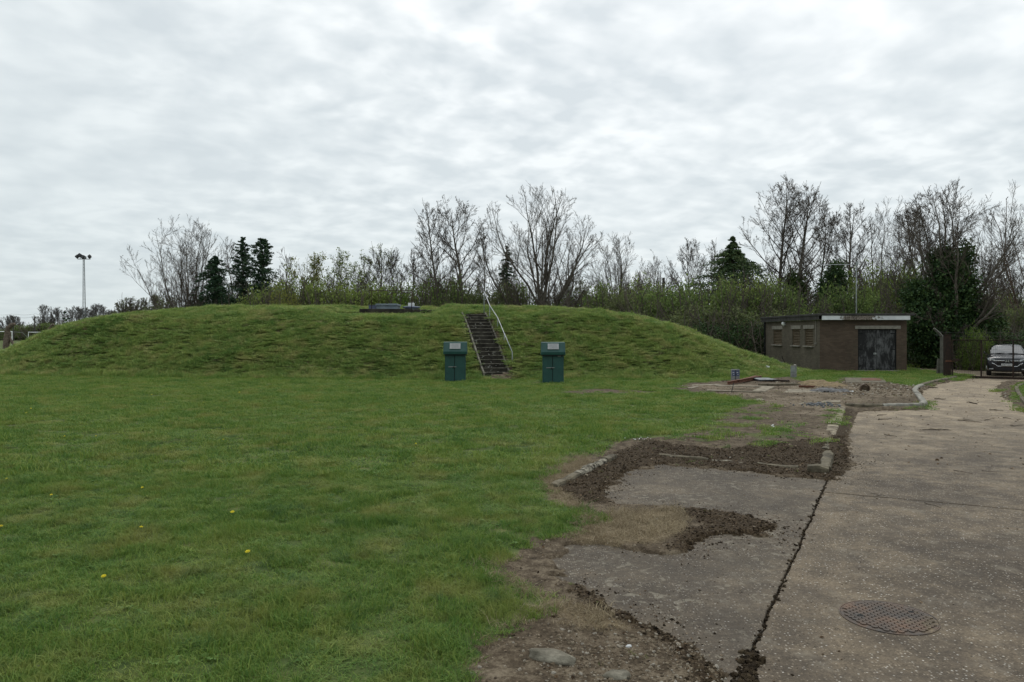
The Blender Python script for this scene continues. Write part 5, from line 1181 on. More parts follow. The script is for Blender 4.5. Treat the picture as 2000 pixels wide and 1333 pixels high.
# far row beyond the pitch
GF = 'bare trees in the far row beyond the pitch'
for i, (px, yt, w, lab) in enumerate(((20, 616, 42, 'round bare far tree behind the carved dead trunk'), (90, 596, 40, 'bare far tree between the power pole and the small dark fir'), (118, 600, 30, 'bare far tree directly behind the small dark fir'),
                                      (142, 598, 34, 'bare far tree just left of the floodlight mast'), (168, 600, 30, 'bare far tree behind the floodlight mast'), (192, 594, 46, 'broad bare far tree right of the floodlight mast'), (218, 606, 34, 'last low bare tree of the far row before the mound'))):
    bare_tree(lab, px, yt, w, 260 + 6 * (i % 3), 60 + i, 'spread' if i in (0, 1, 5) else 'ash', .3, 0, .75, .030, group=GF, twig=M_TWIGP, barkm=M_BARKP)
for i, (px, yt, w, lab) in enumerate(((252, 583, 62, 'dense twiggy bush at the left foot of the fan shaped tree'), (300, 578, 80, 'broad twiggy bush under the fan shaped tree'))):
    bare_tree(lab, px, yt, w, 105, 80 + i, 'fan', .16, 0, 1.0, .018, name='twiggy_bush', cat='bush', group='twiggy bushes beyond the mound', leaf=M_BROWN, leaf_n=1800, leaf_s=.2)

def conifer(label, px, ytop, wpx, d, seed, kind='cone', m=None, n=9000, name='conifer', size=.26):
    rng = np.random.default_rng(seed); H = PZ(ytop, d); W = wpx / F * d; r = thing(name, label, 'tree', (PX(px, d), d, 0), 0, 'evergreens in the tree line')
    k = MB(); k.tube([(0, 0, 0), (.05, 0, H * .5), (0, 0, H * .97)], [W * .05 + .08, W * .035 + .05, .02], 7); k.build('trunk', M_BARK, r, smooth=True)
    nb = int(n / 34); t = rng.uniform(0, 1, nb) ** .8; pts = []
    if kind == 'cone':   # pyramidal with drooping sprays and a spire
        prof = np.interp(t, [0, .3, .5, .61, .73, .86, .95, 1], [.95, 1.0, 1.0, .93, .66, .27, .09, .02]) * np.where(rng.random(nb) < .12, 1.15, 1)
        lay = np.round(t * 15) / 15; t = t * .75 + lay * .25
    elif kind == 'pine':
        prof = np.interp(t, [0, .2, .5, .75, .92, 1], [.85, .95, 1.0, .84, .48, .14])
    else: prof = np.interp(t, [0, .3, .6, .85, 1], [.95, 1.0, .8, .45, .1])
    az = rng.uniform(0, 2 * PI, nb); rad = prof * W / 2 * rng.uniform(.25, 1.06, nb)
    if kind == 'cone': rad *= np.clip(.62 + .65 * vnoise(az * 1.5 + seed, t * 11, seed), .6, 1.18)
    if kind != 'cone': rad *= np.clip(.30 + 1.15 * vnoise(az * 1.3 + seed, t * 6.5, seed), .3, 1.15)
    B = np.stack([rad * np.cos(az), rad * np.sin(az), H * (.03 + .97 * t)], 1)
    out = np.stack([np.cos(az), np.sin(az), np.full(nb, -.25 if kind != 'pine' else .15)], 1)
    k_ = rng.integers(0, nb, n); s = rng.uniform(-.9, .45, n)[:, None]
    sp = np.clip(prof * W * .13, .07, .55)[k_][:, None]
    C = B[k_] + out[k_] * s * sp * 1.3 + rng.normal(0, .28, (n, 3)) * sp * np.array([1, 1, .6])
    v, q = quads_np(C, size, rng, .5, .45); mesh_np('crown', v, q, m or M_CON, r)
    return r
conifer('dark broad evergreen at the right of the fan shaped bare tree', 421, 501, 92, 72, 101, 'dome', M_CON, 17000, size=.24)
conifer('tall dark pine, left one of the close pair', 474, 464, 58, 75, 102, 'pine', M_CON, 12000, size=.24)
conifer('tall dark pine, right and fuller one of the close pair', 512, 466, 78, 74, 103, 'pine', M_CON, 17000, size=.24)
conifer('dark evergreen behind the left side of the great spreading tree', 990, 480, 54, 78, 104, 'dome', M_CON, 9000, size=.24)
conifer('dark cypress with a pointed spire above the hedge left of the brick building', 1431, 464, 158, 60, 105, 'cone', M_CON2, 34000, size=.24)
conifer('small dark fir in the far row by the floodlight mast', 127, 610, 18, 240, 106, 'pine', M_CON, 900, size=.9)
def ivy_mass(label, px, ytop, wpx, d, seed, ells, n, m, name='ivy_tree'):
    rng = np.random.default_rng(seed); H = PZ(ytop, d); W = wpx / F * d; r = thing(name, label, 'tree', (PX(px, d), d, 0), 0, 'ivied trunks')
    k = MB(); k.tube([(0, 0, 0), (.1, 0, H * .5), (0, 0, H * .93)], [.22, .17, .08], 7); k.build('trunk', M_BARK, r, smooth=True)
    v, q = quads_np(blob_pts(rng, [(a * W, b * W, c * H, e * W, e * W, f * H) for a, b, c, e, f in ells], n, .2, .35), .17, rng); mesh_np('ivy', v, q, m, r)
ivy_mass('dark rounded ivy tree behind the roof of the brick building', 1627, 508, 78, 60, 111, [(0, 0, .35, .5, .38), (.05, 0, .72, .36, .25), (.08, 0, .9, .18, .1), (-.25, 0, .55, .28, .22), (.2, 0, .3, .4, .3)], 30000, M_IVY)

PROTO = {}
def bush_mesh(key, seed, ells, n, m, size, stems=60, sig=.2, hollow=.45):
    rng = np.random.default_rng(seed); v, q = quads_np(blob_pts(rng, ells, n, sig, hollow), size, rng)
    fo_ = mesh_np('foliage', v, q, m, link=False).data
    S0 = rng.normal(0, .35, (stems, 3)); S0[:, 2] = 0; D = np.stack([rng.normal(0, .45, stems), rng.normal(0, .45, stems), np.ones(stems)], 1); D /= np.linalg.norm(D, axis=1, keepdims=True)
    P, R = grow(rng, S0, D, rng.uniform(.5, 1.05, stems), np.full(stems, .010), np.full(stems, .004), 6, .1, .06)
    S, D2, L, rr = spawn(rng, P, R, 5, .3, 1, 35, .4, np.full(stems, .8)); P2, R2 = grow(rng, S, D2, L, np.full(len(S), .004), np.full(len(S), .002), 4, .12, .05)
    v, q = join([tubes_np(P, R, 4), tubes_np(P2, R2, 3)]); st_ = mesh_np('stems', v, q, M_TWIG, link=False).data
    PROTO[key] = (fo_, st_)
E5 = [(0, 0, .45, .48, .45, .42), (-.28, 0, .62, .26, .3, .26), (.26, .05, .66, .25, .28, .28), (0, -.1, .25, .55, .5, .26)]
E6 = [(-.1, 0, .5, .42, .42, .45), (.3, 0, .42, .3, .4, .38), (-.4, 0, .35, .25, .4, .32), (.05, 0, .2, .6, .5, .22)]
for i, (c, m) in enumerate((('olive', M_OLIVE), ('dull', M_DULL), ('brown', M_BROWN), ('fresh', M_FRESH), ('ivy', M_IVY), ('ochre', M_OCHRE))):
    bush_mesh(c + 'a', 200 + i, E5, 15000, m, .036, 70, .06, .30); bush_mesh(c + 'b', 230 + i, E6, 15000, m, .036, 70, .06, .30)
NB = [0]
def bush(key, label, px, ytop, wpx, d, depth=None, group=None, name='bush', cat='bush'):
    NB[0] += 1; W = wpx / F * d * 1.25; H = PZ(ytop, d) * 1.12
    r = thing(name, label, cat, (PX(px, d), d, -.05), 0, group)
    for nm, me in zip(('foliage', 'stems'), PROTO[key + 'ab'[NB[0] % 2]]):
        o = bpy.data.objects.new(nm, me); COL.objects.link(o); o.parent = r; o.scale = (W * (1 if NB[0] % 3 else -1), depth or max(W * .8, 2.5), H)
GB = 'bushes behind the crest of the mound'
for key, px, yt, w, d, lab in (
    ('brown', 340, 588, 90, 78, 'brownish low bush at the foot of the fan shaped tree'), ('ivy', 410, 575, 70, 76, 'dark bush under the broad evergreen'), ('dull', 470, 566, 80, 77, 'dull bush at the foot of the pines'),
    ('olive', 527, 560, 84, 70, 'olive bush just right of the pines'), ('olive', 585, 548, 90, 70, 'olive bush below the gnarled bronze tree'), ('olive', 645, 552, 96, 69, 'wide olive bush below the rounded olive tree'),
    ('ochre', 560, 570, 60, 67, 'yellowish low bush in front of the olive bush by the pines'), ('olive', 705, 558, 90, 68, 'olive bush left of the mound-top railing'), ('fresh', 785, 562, 62, 68, 'bright green bush seen through the mound-top railing'),
    ('dull', 745, 568, 70, 70, 'dull bush behind the left post of the railing'), ('dull', 838, 566, 84, 69, 'dull bush right of the mound-top railing'), ('fresh', 868, 546, 56, 73, 'bright green bush at the foot of the tall slender tree'),
    ('dull', 900, 558, 84, 69, 'dull green bush left of the handrail top'), ('brown', 958, 562, 80, 69, 'brownish bush behind the top of the stairs'), ('dull', 1008, 566, 74, 70, 'dull bush right of the handrail top'),
    ('fresh', 1080, 578, 46, 74, 'small green bush right of the great spreading tree foot'), ('dull', 1118, 570, 44, 72, 'dark green bush in the gap right of the great spreading tree'), ('brown', 1155, 556, 58, 74, 'bare brownish bush at the left end of the tall hedge')):
    bush(key, lab, px, yt, w, d, group=GB)
GH = 'bushes of the tall hedge left of the brick building'
for key, px, yt, w, d, lab in (
    ('dull', 1190, 566, 100, 62, 'dull hedge bush below the two limbed bare tree'), ('brown', 1250, 566, 110, 60, 'brown tinged hedge bush under the tangled bare tree'), ('olive', 1230, 556, 60, 64, 'bright topped hedge bush below the two limbed bare tree'),
    ('dull', 1312, 562, 110, 58, 'dull hedge bush right of the stout post head'), ('olive', 1268, 552, 70, 63, 'green hedge top just left of the stout post head'), ('dull', 1372, 572, 110, 56, 'dull hedge bush at the left foot of the cypress'),
    ('dull', 1432, 560, 120, 54, 'dull hedge bush in front of the cypress'), ('olive', 1462, 546, 100, 55, 'green topped hedge bush right of the cypress'), ('dull', 1520, 566, 90, 54, 'dull hedge bush left of the tallest bare tree'),
    ('brown', 1285, 612, 120, 55, 'brown lower hedge bush over the right shoulder of the mound'), ('brown', 1385, 604, 130, 53, 'brown lower hedge bush above the middle of the right mound slope'), ('brown', 1475, 604, 120, 52, 'brown lower hedge bush just left of the brick building'),
    ('ivy', 1330, 636, 110, 53.5, 'dark ivy bush added for shade low in the hedge above the mound shoulder'), ('ivy', 1410, 628, 120, 51.5, 'dark ivy bush added for shade low in the hedge above the mound slope'), ('ivy', 1470, 626, 110, 50.5, 'dark ivy bush added for shade low in the hedge beside the brick building'), ('ivy', 1250, 640, 100, 58, 'dark ivy bush added for hedge shade behind the crest of the right mound shoulder')):  # dark ivy bushes added low down to stand for the shade at the hedge base
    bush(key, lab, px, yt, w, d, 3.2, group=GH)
GRB = 'bushes round the brick building and gate'
for key, px, yt, w, d, lab in (
    ('dull', 1560, 580, 110, 56, 'dull bush behind the left wall of the brick building'), ('dull', 1660, 566, 90, 57, 'dull bush behind the brick building roof by the lamp post'), ('olive', 1700, 530, 84, 60, 'leafy olive bush behind the brick building doors'),
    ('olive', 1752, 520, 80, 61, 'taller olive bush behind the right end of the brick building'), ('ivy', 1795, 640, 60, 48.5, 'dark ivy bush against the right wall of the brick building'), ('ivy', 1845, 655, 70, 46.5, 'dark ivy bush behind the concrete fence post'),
    ('fresh', 1905, 645, 34, 42.5, 'bright green bush behind the left part of the gate'), ('dull', 1895, 668, 40, 43.5, 'dull green bush behind the gate latch'), ('brown', 1962, 600, 100, 50, 'brown hedge bush behind the parked car'), ('brown', 2040, 596, 100, 50, 'brown hedge bush at the right edge behind the car'),
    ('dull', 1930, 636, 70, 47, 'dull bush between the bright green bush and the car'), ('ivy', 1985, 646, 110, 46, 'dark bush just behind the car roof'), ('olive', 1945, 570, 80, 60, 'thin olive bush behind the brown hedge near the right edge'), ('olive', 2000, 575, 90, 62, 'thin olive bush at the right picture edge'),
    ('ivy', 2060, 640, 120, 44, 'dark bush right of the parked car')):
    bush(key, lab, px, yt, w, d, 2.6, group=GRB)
GD = 'far dark bushes round the pitch'
for px, yt, w, lab in ((44, 636, 34, 'dark far bush between the two power poles'), (80, 634, 50, 'dark far bush behind the white goal'), (110, 632, 50, 'dark far bush below the small dark fir'), (150, 632, 60, 'dark far bush at the foot of the floodlight mast'), (10, 645, 60, 'low far hedge behind the carved dead trunk'), (-30, 640, 60, 'far hedge at the left picture edge'), (200, 628, 60, 'dark far bush right of the floodlight mast'), (240, 612, 60, 'far bush meeting the mound crest')):
    bush('dull', lab, px, yt, w, 225, 8, group=GD)

# ------------------------------------------------------------------ scattered ground cover (stuff)
def sources(name, objs):
    c = bpy.data.collections.new(name)
    for o in objs: c.objects.link(o)
    return c
def scatter(name, P, Rt, S, src, label=None):
    me = bpy.data.meshes.new(name); me.vertices.add(len(P)); me.vertices.foreach_set('co', np.asarray(P, np.float32).ravel())
    a = me.attributes.new('turn', 'FLOAT_VECTOR', 'POINT'); a.data.foreach_set('vector', np.asarray(Rt, np.float32).ravel())
    a = me.attributes.new('size', 'FLOAT_VECTOR', 'POINT'); a.data.foreach_set('vector', np.asarray(S, np.float32).ravel())
    a = me.attributes.new('pick', 'INT', 'POINT'); a.data.foreach_set('value', RNG.integers(0, len(src.objects), len(P)).astype(np.int32))
    o = bpy.data.objects.new(name, me); COL.objects.link(o)
    ng = bpy.data.node_groups.new(name, 'GeometryNodeTree')
    ng.interface.new_socket('Geometry', in_out='INPUT', socket_type='NodeSocketGeometry'); ng.interface.new_socket('Geometry', in_out='OUTPUT', socket_type='NodeSocketGeometry')
    nd = ng.nodes; gi, go = nd.new('NodeGroupInput'), nd.new('NodeGroupOutput'); ip = nd.new('GeometryNodeInstanceOnPoints'); ci = nd.new('GeometryNodeCollectionInfo')
    ci.inputs['Collection'].default_value = src; ci.inputs['Separate Children'].default_value = True; ci.inputs['Reset Children'].default_value = True
    def na(nm, ty):
        x = nd.new('GeometryNodeInputNamedAttribute'); x.data_type = ty; x.inputs['Name'].default_value = nm; return x.outputs[0]
    mp = nd.new('GeometryNodeMeshToPoints')
    L = ng.links.new; L(gi.outputs[0], mp.inputs[0]); L(mp.outputs[0], ip.inputs['Points']); L(ci.outputs[0], ip.inputs['Instance']); ip.inputs['Pick Instance'].default_value = True
    er = nd.new('FunctionNodeEulerToRotation'); L(na('turn', 'FLOAT_VECTOR'), er.inputs[0]); L(er.outputs[0], ip.inputs['Rotation'])
    L(na('size', 'FLOAT_VECTOR'), ip.inputs['Scale']); L(na('pick', 'INT'), ip.inputs['Instance Index']); L(ip.outputs[0], go.inputs[0])
    md = o.modifiers.new('scatter', 'NODES'); md.node_group = ng
    return tag(o, label, kind='stuff')
def tuft(name, seed, n_, rad, h, w, lean, mat, clump=0):
    r = np.random.default_rng(seed); a = r.uniform(0, 2 * PI, n_); q = rad * np.sqrt(r.uniform(0, 1, n_))
    B = np.stack([q * np.cos(a), q * np.sin(a), np.full(n_, -.012)], 1)
    hh = h * r.uniform(.45, 1.25, n_)
    if clump:
        cc = r.uniform(-rad, rad, (clump, 2)); dd = np.min(np.hypot(B[:, None, 0] - cc[:, 0], B[:, None, 1] - cc[:, 1]), axis=1); hh *= .65 + .7 * np.exp(-(dd / (rad * .35)) ** 2)
    az = r.uniform(0, 2 * PI, n_); ln = hh * np.abs(r.normal(lean, lean * .5, n_)); D = np.stack([np.cos(az), np.sin(az), np.zeros(n_)], 1)
    sa = az + PI / 2 + r.normal(0, .5, n_); Sd = np.stack([np.cos(sa), np.sin(sa), np.zeros(n_)], 1) * (w * r.uniform(.6, 1.3, n_))[:, None] * .5
    Z = np.array([0, 0, 1.])
    p1 = B + D * (ln * .28)[:, None] + Z * (hh * .60)[:, None]; p2 = B + D * ln[:, None] + Z * (hh * r.uniform(.75, 1.0, n_))[:, None]
    V_ = np.stack([B - Sd, B + Sd, p1 - Sd * .8, p1 + Sd * .8, p2], 1).reshape(-1, 3); i = np.arange(n_)[:, None] * 5
    return mesh_np(name, V_, [np.concatenate([i, i + 1, i + 3, i + 2], 1), np.concatenate([i + 2, i + 3, i + 4], 1)], mat, link=False)
def mat_grass(name, dark, mid, lite, straw, sc=(0.55, 3.2)):
    n = N(name); p = n.co('Position'); gi = n.n('ShaderNodeNewGeometry').outputs['Random Per Island']; oi = n.n('ShaderNodeObjectInfo').outputs['Random']
    f = n.math('ADD', n.math('MULTIPLY', n.noise(p, sc[0], 3, .6), .36), n.math('ADD', n.math('MULTIPLY', n.noise(p, sc[1], 3), .24), n.math('ADD', n.math('MULTIPLY', gi, .26), n.math('MULTIPLY', oi, .14))))
    col = n.ramp(f, [(.36, dark), (.5, mid), (.64, lite)])
    yel = n.ramp(n.noise(p, 1.15, 4, .65), [(.50, 0.0), (.66, .75)])
    col = n.mix(yel, col, n.mix(.5, straw, lite))
    dead = n.ramp(n.math('ADD', gi, n.math('MULTIPLY', n.noise(p, 2.1, 3), .5)), [(1.16, 0.0), (1.22, 1.0)])
    col = n.mix(n.math('MULTIPLY', dead, .8), col, straw)
    n.fin(col, .6, 0, .18)
    tr = n.n('ShaderNodeBsdfTranslucent'); n.l(col, tr.inputs[0]); ms = n.n('ShaderNodeMixShader'); ms.inputs[0].default_value = .30
    n.l(n.b.outputs[0], ms.inputs[1]); n.l(tr.outputs[0], ms.inputs[2]); n.l(ms.outputs[0], n.out.inputs[0])
    return n.m
M_GRASS = mat_grass('lawn blades', (0.0739, 0.1540, 0.0283), (0.1301, 0.2172, 0.0386), (0.2057, 0.2606, 0.0527), (0.3023, 0.2527, 0.0900))
M_GRASSM = mat_grass('mound blades', (0.1043, 0.1958, 0.0494), (0.1976, 0.2834, 0.0702), (0.3128, 0.3555, 0.1032), (0.4390, 0.3555, 0.1756), (.35, 1.6))
M_COARSE = mat_grass('coarse blades', (0.0443, 0.1017, 0.0262), (0.0764, 0.1468, 0.0341), (0.1368, 0.1958, 0.0492), (0.2414, 0.2033, 0.0853))
M_STRAW = mat_grass('dry blades', (0.1560, 0.1200, 0.0696), (0.2520, 0.1980, 0.1200), (0.3480, 0.2820, 0.1800), (0.3960, 0.3240, 0.2160))
near_src = sources('lawn tufts near', [tuft('tuft', 300 + i, 150, .13,   .046, .0044, .95, M_GRASS, 5) for i in range(6)])
mid_src = sources('lawn tufts', [tuft('tuft', 320 + i, 190, .27,  .050, .0098, .95, M_GRASS, 7) for i in range(6)])
mound_src = sources('mound tufts', [tuft('tuft', 340 + i, 190, .30,  .085, .0125, 1.15, M_GRASSM, 5) for i in range(6)])
straw_src = sources('dry tufts', [tuft('tuft', 360 + i, 46, .08, .055, .0030, 1.7, M_STRAW, 2) for i in range(5)])
def rnd_region(n_, x0, x1, y0, y1):
    return RNG.uniform(x0, x1, n_), RNG.uniform(y0, y1, n_)
def in_view(x, y, pad=1.2): return np.abs(x) < y * .70 + pad
def place(x, y, keep, hs, s_lo, s_hi, tilt=.12, dz=0.0):
    x, y = x[keep], y[keep]; z, mk, h = terrain(x, y); n_ = len(x)
    s = RNG.uniform(s_lo, s_hi, n_); R_ = np.stack([RNG.normal(0, tilt, n_), RNG.normal(0, tilt, n_), RNG.uniform(0, 2 * PI, n_)], 1)
    return np.stack([x, y, z + dz], 1), R_, np.stack([s, s, s * hs[keep]], 1)
def hmod(x, y): return (.45 + 1.2 * fbm(x * 1.1, y * 1.1, 71, 3)) * (.35 + 1.3 * vnoise(x * 3.5, y * 3.5, 73))
def grass(name, n_, box, src, cond, slo, shi, label, base=1.0):
    x, y = rnd_region(n_, *box); m = in_view(x, y); x, y = x[m], y[m]
    z, (g, mo, dr, pa), h = terrain(x, y)
    k = cond(x, y, h) & (RNG.random(len(x)) < g * 1.05 - .03)
    toe = 1 + 1.1 * sstep(.0, .7, mound_h(x, y + 1.3)) * (h < .05)
    P, R_, S = place(x, y, k, hmod(x, y) * base * toe * (.55 + .45 * g), slo, shi)
    return scatter(name, P, R_, S, src, label)
lawn = (-40, 30)
grass('lawn_grass', 14500, (-8, 8, 3.6, 11), near_src, lambda x, y, h: h < .03, .85, 1.25, 'short mown lawn grass close to the camera')
grass('lawn_grass', 34000, (-28, 24, 10.6, 36.5), mid_src, lambda x, y, h: (h < .05), .85, 1.25, 'short lawn grass up to the foot of the mound')
grass('mound_grass', 56000, (-36, 18, 31, 47.5), mound_src, lambda x, y, h: h > .02, .75, 1.25, 'rough tussocky grass covering the mound')
grass('verge_grass', 9000, (9, 34, 36, 52), mid_src, lambda x, y, h: (h < .05) & ~((x > BX0 - .1) & (x < BX1 + .1) & (y > 39.9) & (y < BY1 + .1)), .9, 1.4, 'verge grass round the brick building and gate', 1.4)
coarse_src = sources('coarse tufts', [tuft('tuft', 400 + i, 90, .085, .085, .0048, 1.1, M_COARSE, 1) for i in range(4)])
grass('coarse_grass', 9000, (-12, 6, 3.8, 15), coarse_src, lambda x, y, h: (h < .05) & (fbm(x * 1.3, y * 1.3, 101, 3) > .53) & (RNG.random(len(x)) < .45), .6, 1.15, 'coarser darker tufts standing in the mown lawn')
def rosette(name, seed, mat):
    r = np.random.default_rng(seed); k = MB()
    for i in range(11):
        a = i * 2.4 + r.normal(0, .2); L = r.uniform(.035, .075); w = L * r.uniform(.14, .24); c, s_ = math.cos(a), math.sin(a); h = r.uniform(.010, .034)
        pts = [(.004, 0, .004), (L * .55, w, h), (L, 0, h * .6), (L * .55, -w, h)]
        k.add([(x * c - y * s_, x * s_ + y * c, z) for x, y, z in pts], [(0, 1, 2, 3)])
    me = bpy.data.meshes.new(name); me.from_pydata(k.v, [], k.f); me.materials.append(mat); return bpy.data.objects.new(name, me)
M_WEED = mat_grass('broad leaves', (0.0570, 0.1235, 0.0270), (0.0902, 0.1710, 0.0360), (0.1425, 0.2232, 0.0510), (0.1900, 0.1995, 0.0600))
weed_src = sources('leaf rosettes', [rosette('rosette', 700 + i, M_WEED) for i in range(5)])
x, y = rnd_region(30000, -10, 7, 3.8, 16); m = in_view(x, y); x, y = x[m], y[m]; z, (g, mo, dr, pa), h = terrain(x, y)
k = (g > .6) & (RNG.random(len(x)) < sstep(.46, .66, fbm(x * .8, y * .8, 131, 3)) * .12)
scatter('lawn_weeds', *place(x, y, k, np.ones(len(x)), .40, .95, .15, .010), weed_src, 'flat broad leaved weeds growing in the lawn')
x, y = rnd_region(26000, -34, 17, 31, 46); m = in_view(x, y); x, y = x[m], y[m]; z, (g, mo, dr, pa), h = terrain(x, y)
k = (h > .05) & (g > .5) & (RNG.random(len(x)) < sstep(.50, .72, fbm(x * .7, y * .9, 141, 4)) * .5)
scatter('dry_grass', *place(x, y, k, np.ones(len(x)), 1.6, 3.2, .3), straw_src, 'dead straw among the rough grass of the mound')
xb, yb = [], []
for cx_, cy_ in ((-2.42, 31.9), (1.70, 31.2)):
    for i in range(46):
        a = RNG.uniform(0, 2 * PI); q = max(abs(math.cos(a)) / .50, abs(math.sin(a)) / .34); xb.append(cx_ + math.cos(a) / q + RNG.normal(0, .03)); yb.append(cy_ + .06 + math.sin(a) / q - abs(RNG.normal(0, .04)))
xb, yb = np.array(xb), np.array(yb)
scatter('coarse_grass', *place(xb, yb, np.ones(len(xb), bool), np.ones(len(xb)), .5, 1.25, .2), coarse_src, 'unmown tufts round the feet of the green cabinets')
# ragged tufts just inside the bare margins, and dry straw
x, y = rnd_region(60000, -2, 9, 4, 14); m = in_view(x, y); x, y = x[m], y[m]
z, (g, mo, dr, pa), h = terrain(x, y)
k = RNG.random(len(x)) < np.clip(dr, 0, 1) * .5
scatter('dry_grass', *place(x, y, k, np.ones(len(x)), .7, 1.5, .3), straw_src, 'bleached dry grass along the lawn edge')
x, y = rnd_region(40000, -2, 14, 4, 27); m = in_view(x, y); x, y = x[m], y[m]; z, (g, mo, dr, pa), h = terrain(x, y)
k = (RNG.random(len(x)) < .07 * (g < .5) * (z > .0) * (vnoise(x * 1.7, y * 1.7, 91) > .5))
scatter('weeds', *place(x, y, k, hmod(x, y), .35, .8), near_src if False else sources('weed tufts', [tuft('tuft', 380 + i, 30, .06, .04, .006, 1.0, M_GRASS, 1) for i in range(4)]), 'small green weeds scattered over the bare soil')

def lump(name, seed, mat, sub=2, rough=.5, squash=.6):
    bm = bmesh.new(); bmesh.ops.create_icosphere(bm, subdivisions=sub, radius=1); rd = random.Random(seed)
    ph = [rd.uniform(0, 9) for _ in range(3)]
    for v in bm.verts:
        c = v.co.copy(); f = 1 + rough * (math.sin(c.x * 3 + ph[0]) * .25 + math.sin(c.y * 4 + ph[1]) * .25 + math.sin(c.z * 5 + c.x * 3 + ph[2]) * .2 + rd.uniform(-.28, .28))
        v.co = Vector((c.x * f, c.y * f, c.z * f * squash))
    me = bpy.data.meshes.new(name); bm.to_mesh(me); bm.free(); me.materials.append(mat)
    return bpy.data.objects.new(name, me)
def mat_rand(name, stops, rough=.95):
    n = N(name); p = n.co('Object'); oi = n.n('ShaderNodeObjectInfo').outputs['Random']
    col = n.ramp(n.math('ADD', n.math('MULTIPLY', oi, .75), n.math('MULTIPLY', n.noise(p, 2.5, 4), .25)), stops)
    n.bump(n.noise(p, 6, 4), .6, .1)
    return n.fin(col, rough, 0, .15)
M_MOSS = mat_rand('brown moss', [(.1, (0.0140, 0.0089, 0.0048)), (.5, (0.0364, 0.0244, 0.0128)), (.95, (0.0840, 0.0614, 0.0352))])
M_PEB = mat_rand('pebbles', [(.08, (.06, .045, .032)), (.35, (.16, .12, .078)), (.65, (.25, .20, .14)), (.97, (.46, .42, .36))], .8)
M_FLAKE = mat_rand('leaf litter', [(.1, (.030, .018, .010)), (.40, (.085, .052, .028)), (.68, (.17, .115, .068)), (.95, (.40, .33, .25))], .9)
moss_src = sources('moss lumps', [lump('lump', i, M_MOSS, 2, 1.0, .55) for i in range(5)])
peb_src = sources('pebbles', [lump('pebble', 20 + i, M_PEB, 2, .55, .62) for i in range(6)])
def flake(name, seed):
    rd = random.Random(seed); k = MB(); a = rd.uniform(.5, .9); b = rd.uniform(.2, .5)
    k.add([(-1, 0, .1), (-.3, -a, b * .4), (.5, -a * .8, b), (1.1, 0, .15), (.5, a * .8, b * .6), (-.3, a, b)], [(0, 1, 2, 3), (0, 3, 4, 5)])
    me = bpy.data.meshes.new(name); me.from_pydata(k.v, [], k.f); me.materials.append(M_FLAKE); return bpy.data.objects.new(name, me)
flake_src = sources('leaf flakes', [flake('flake', i) for i in range(5)])
def bits(name, n_, box, src, prob, slo, shi, label, tilt=.3, dz=.0, onslab=False):
    x, y = rnd_region(n_, *box); m = in_view(x, y); x, y = x[m], y[m]
    z, mk, h = terrain(x, y); k = RNG.random(len(x)) < prob(x, y, z, mk)
    P, R_, S = place(x, y, k, np.ones(len(x)), slo, shi, tilt, dz)
    S *= (RNG.random((len(S), 1)) ** 1.6 * .9 + .45)
    P[:, 2] = np.maximum(P[:, 2], .002)
    return scatter(name, P, R_, S, src, label)
bits('moss', 150000, (-1, 8.5, 4, 15), moss_src, lambda x, y, z, mk: mk[1] * .34 * (vnoise(x * 5, y * 5, 81) > .25) * (z > -.02) + (mk[1] * .25) * (z <= -.02) * (np.abs((x - A0[0]) * NR[0] + (y - A0[1]) * NR[1]) < .03),   .005, .016, 'dark brown moss cushions on the soil and broken concrete')
bits('moss', 3500, (1.2, 2.0, 4.0, 5.1), moss_src, lambda x, y, z, mk: sstep(-.03, .04, sdf(M_CORNER, x, y)) * .9,   .010, .022, 'thick clump of dark moss at the near end of the joint')
def near_moss(x, y):
    q = np.maximum.reduce([sdf(P_, x, y) for P_ in (M_BAY, M_PATCH, M_LOW)]); return sstep(-.60, .0, q) ** 2
bits('leaf_litter', 60000, (-1, 8.5, 4, 14), flake_src, lambda x, y, z, mk: near_moss(x, y) * (z < -.01) * .40 * (vnoise(x * 6, y * 6, 87) > .40), .005, .013, 'crumbs of moss and leaf on the edge of the bay concrete', .3, .001)
bits('moss', 40000, (-1, 8, 4, 13), moss_src, lambda x, y, z, mk: near_moss(x, y) * (z < -.01) * .45 * (vnoise(x * 7, y * 7, 83) > .42), .003, .012, 'loose moss cushions scattered on the bay concrete', .3)
bits('leaf_litter', 130000, (-1, 8.5, 4, 14), flake_src, lambda x, y, z, mk: (near_moss(x, y) + sstep(-.25, .02, sdf(S_EDGE, x, y)) * .5 * (y < 12)) * (z < -.01) * .5 * (vnoise(x * 9, y * 9, 89) > .35), .0025, .006, 'fine soil crumbs washed over the edge of the bay concrete', .3, .001)
jl = np.linspace(0, 6.8, 260); jx = A0[0] + U[0] * jl + RNG.normal(0, .010, 260); jy = A0[1] + U[1] * jl + RNG.normal(0, .010, 260)
kk = (vnoise(jl * 2.3, jl * 0, 5) > .40); jx, jy = jx[kk], jy[kk]; nj = len(jx)
scatter('joint_moss', np.stack([jx, jy, np.full(nj, -.012)], 1), np.stack([np.zeros(nj), np.zeros(nj), RNG.uniform(0, 6, nj)], 1), np.repeat(RNG.uniform(.004, .010, (nj, 1)) * (.5 + 1.1 * vnoise(jx * 3, jy * 3, 7))[:, None], 3, 1), moss_src, 'moss and dirt filling the joint between the slabs')
tl = np.linspace(.2, 5.2, 150); jx = A0[0] + U[0] * s1 + NR[0] * tl + RNG.normal(0, .009, 150); jy = A0[1] + U[1] * s1 + NR[1] * tl + RNG.normal(0, .009, 150); nj = 150
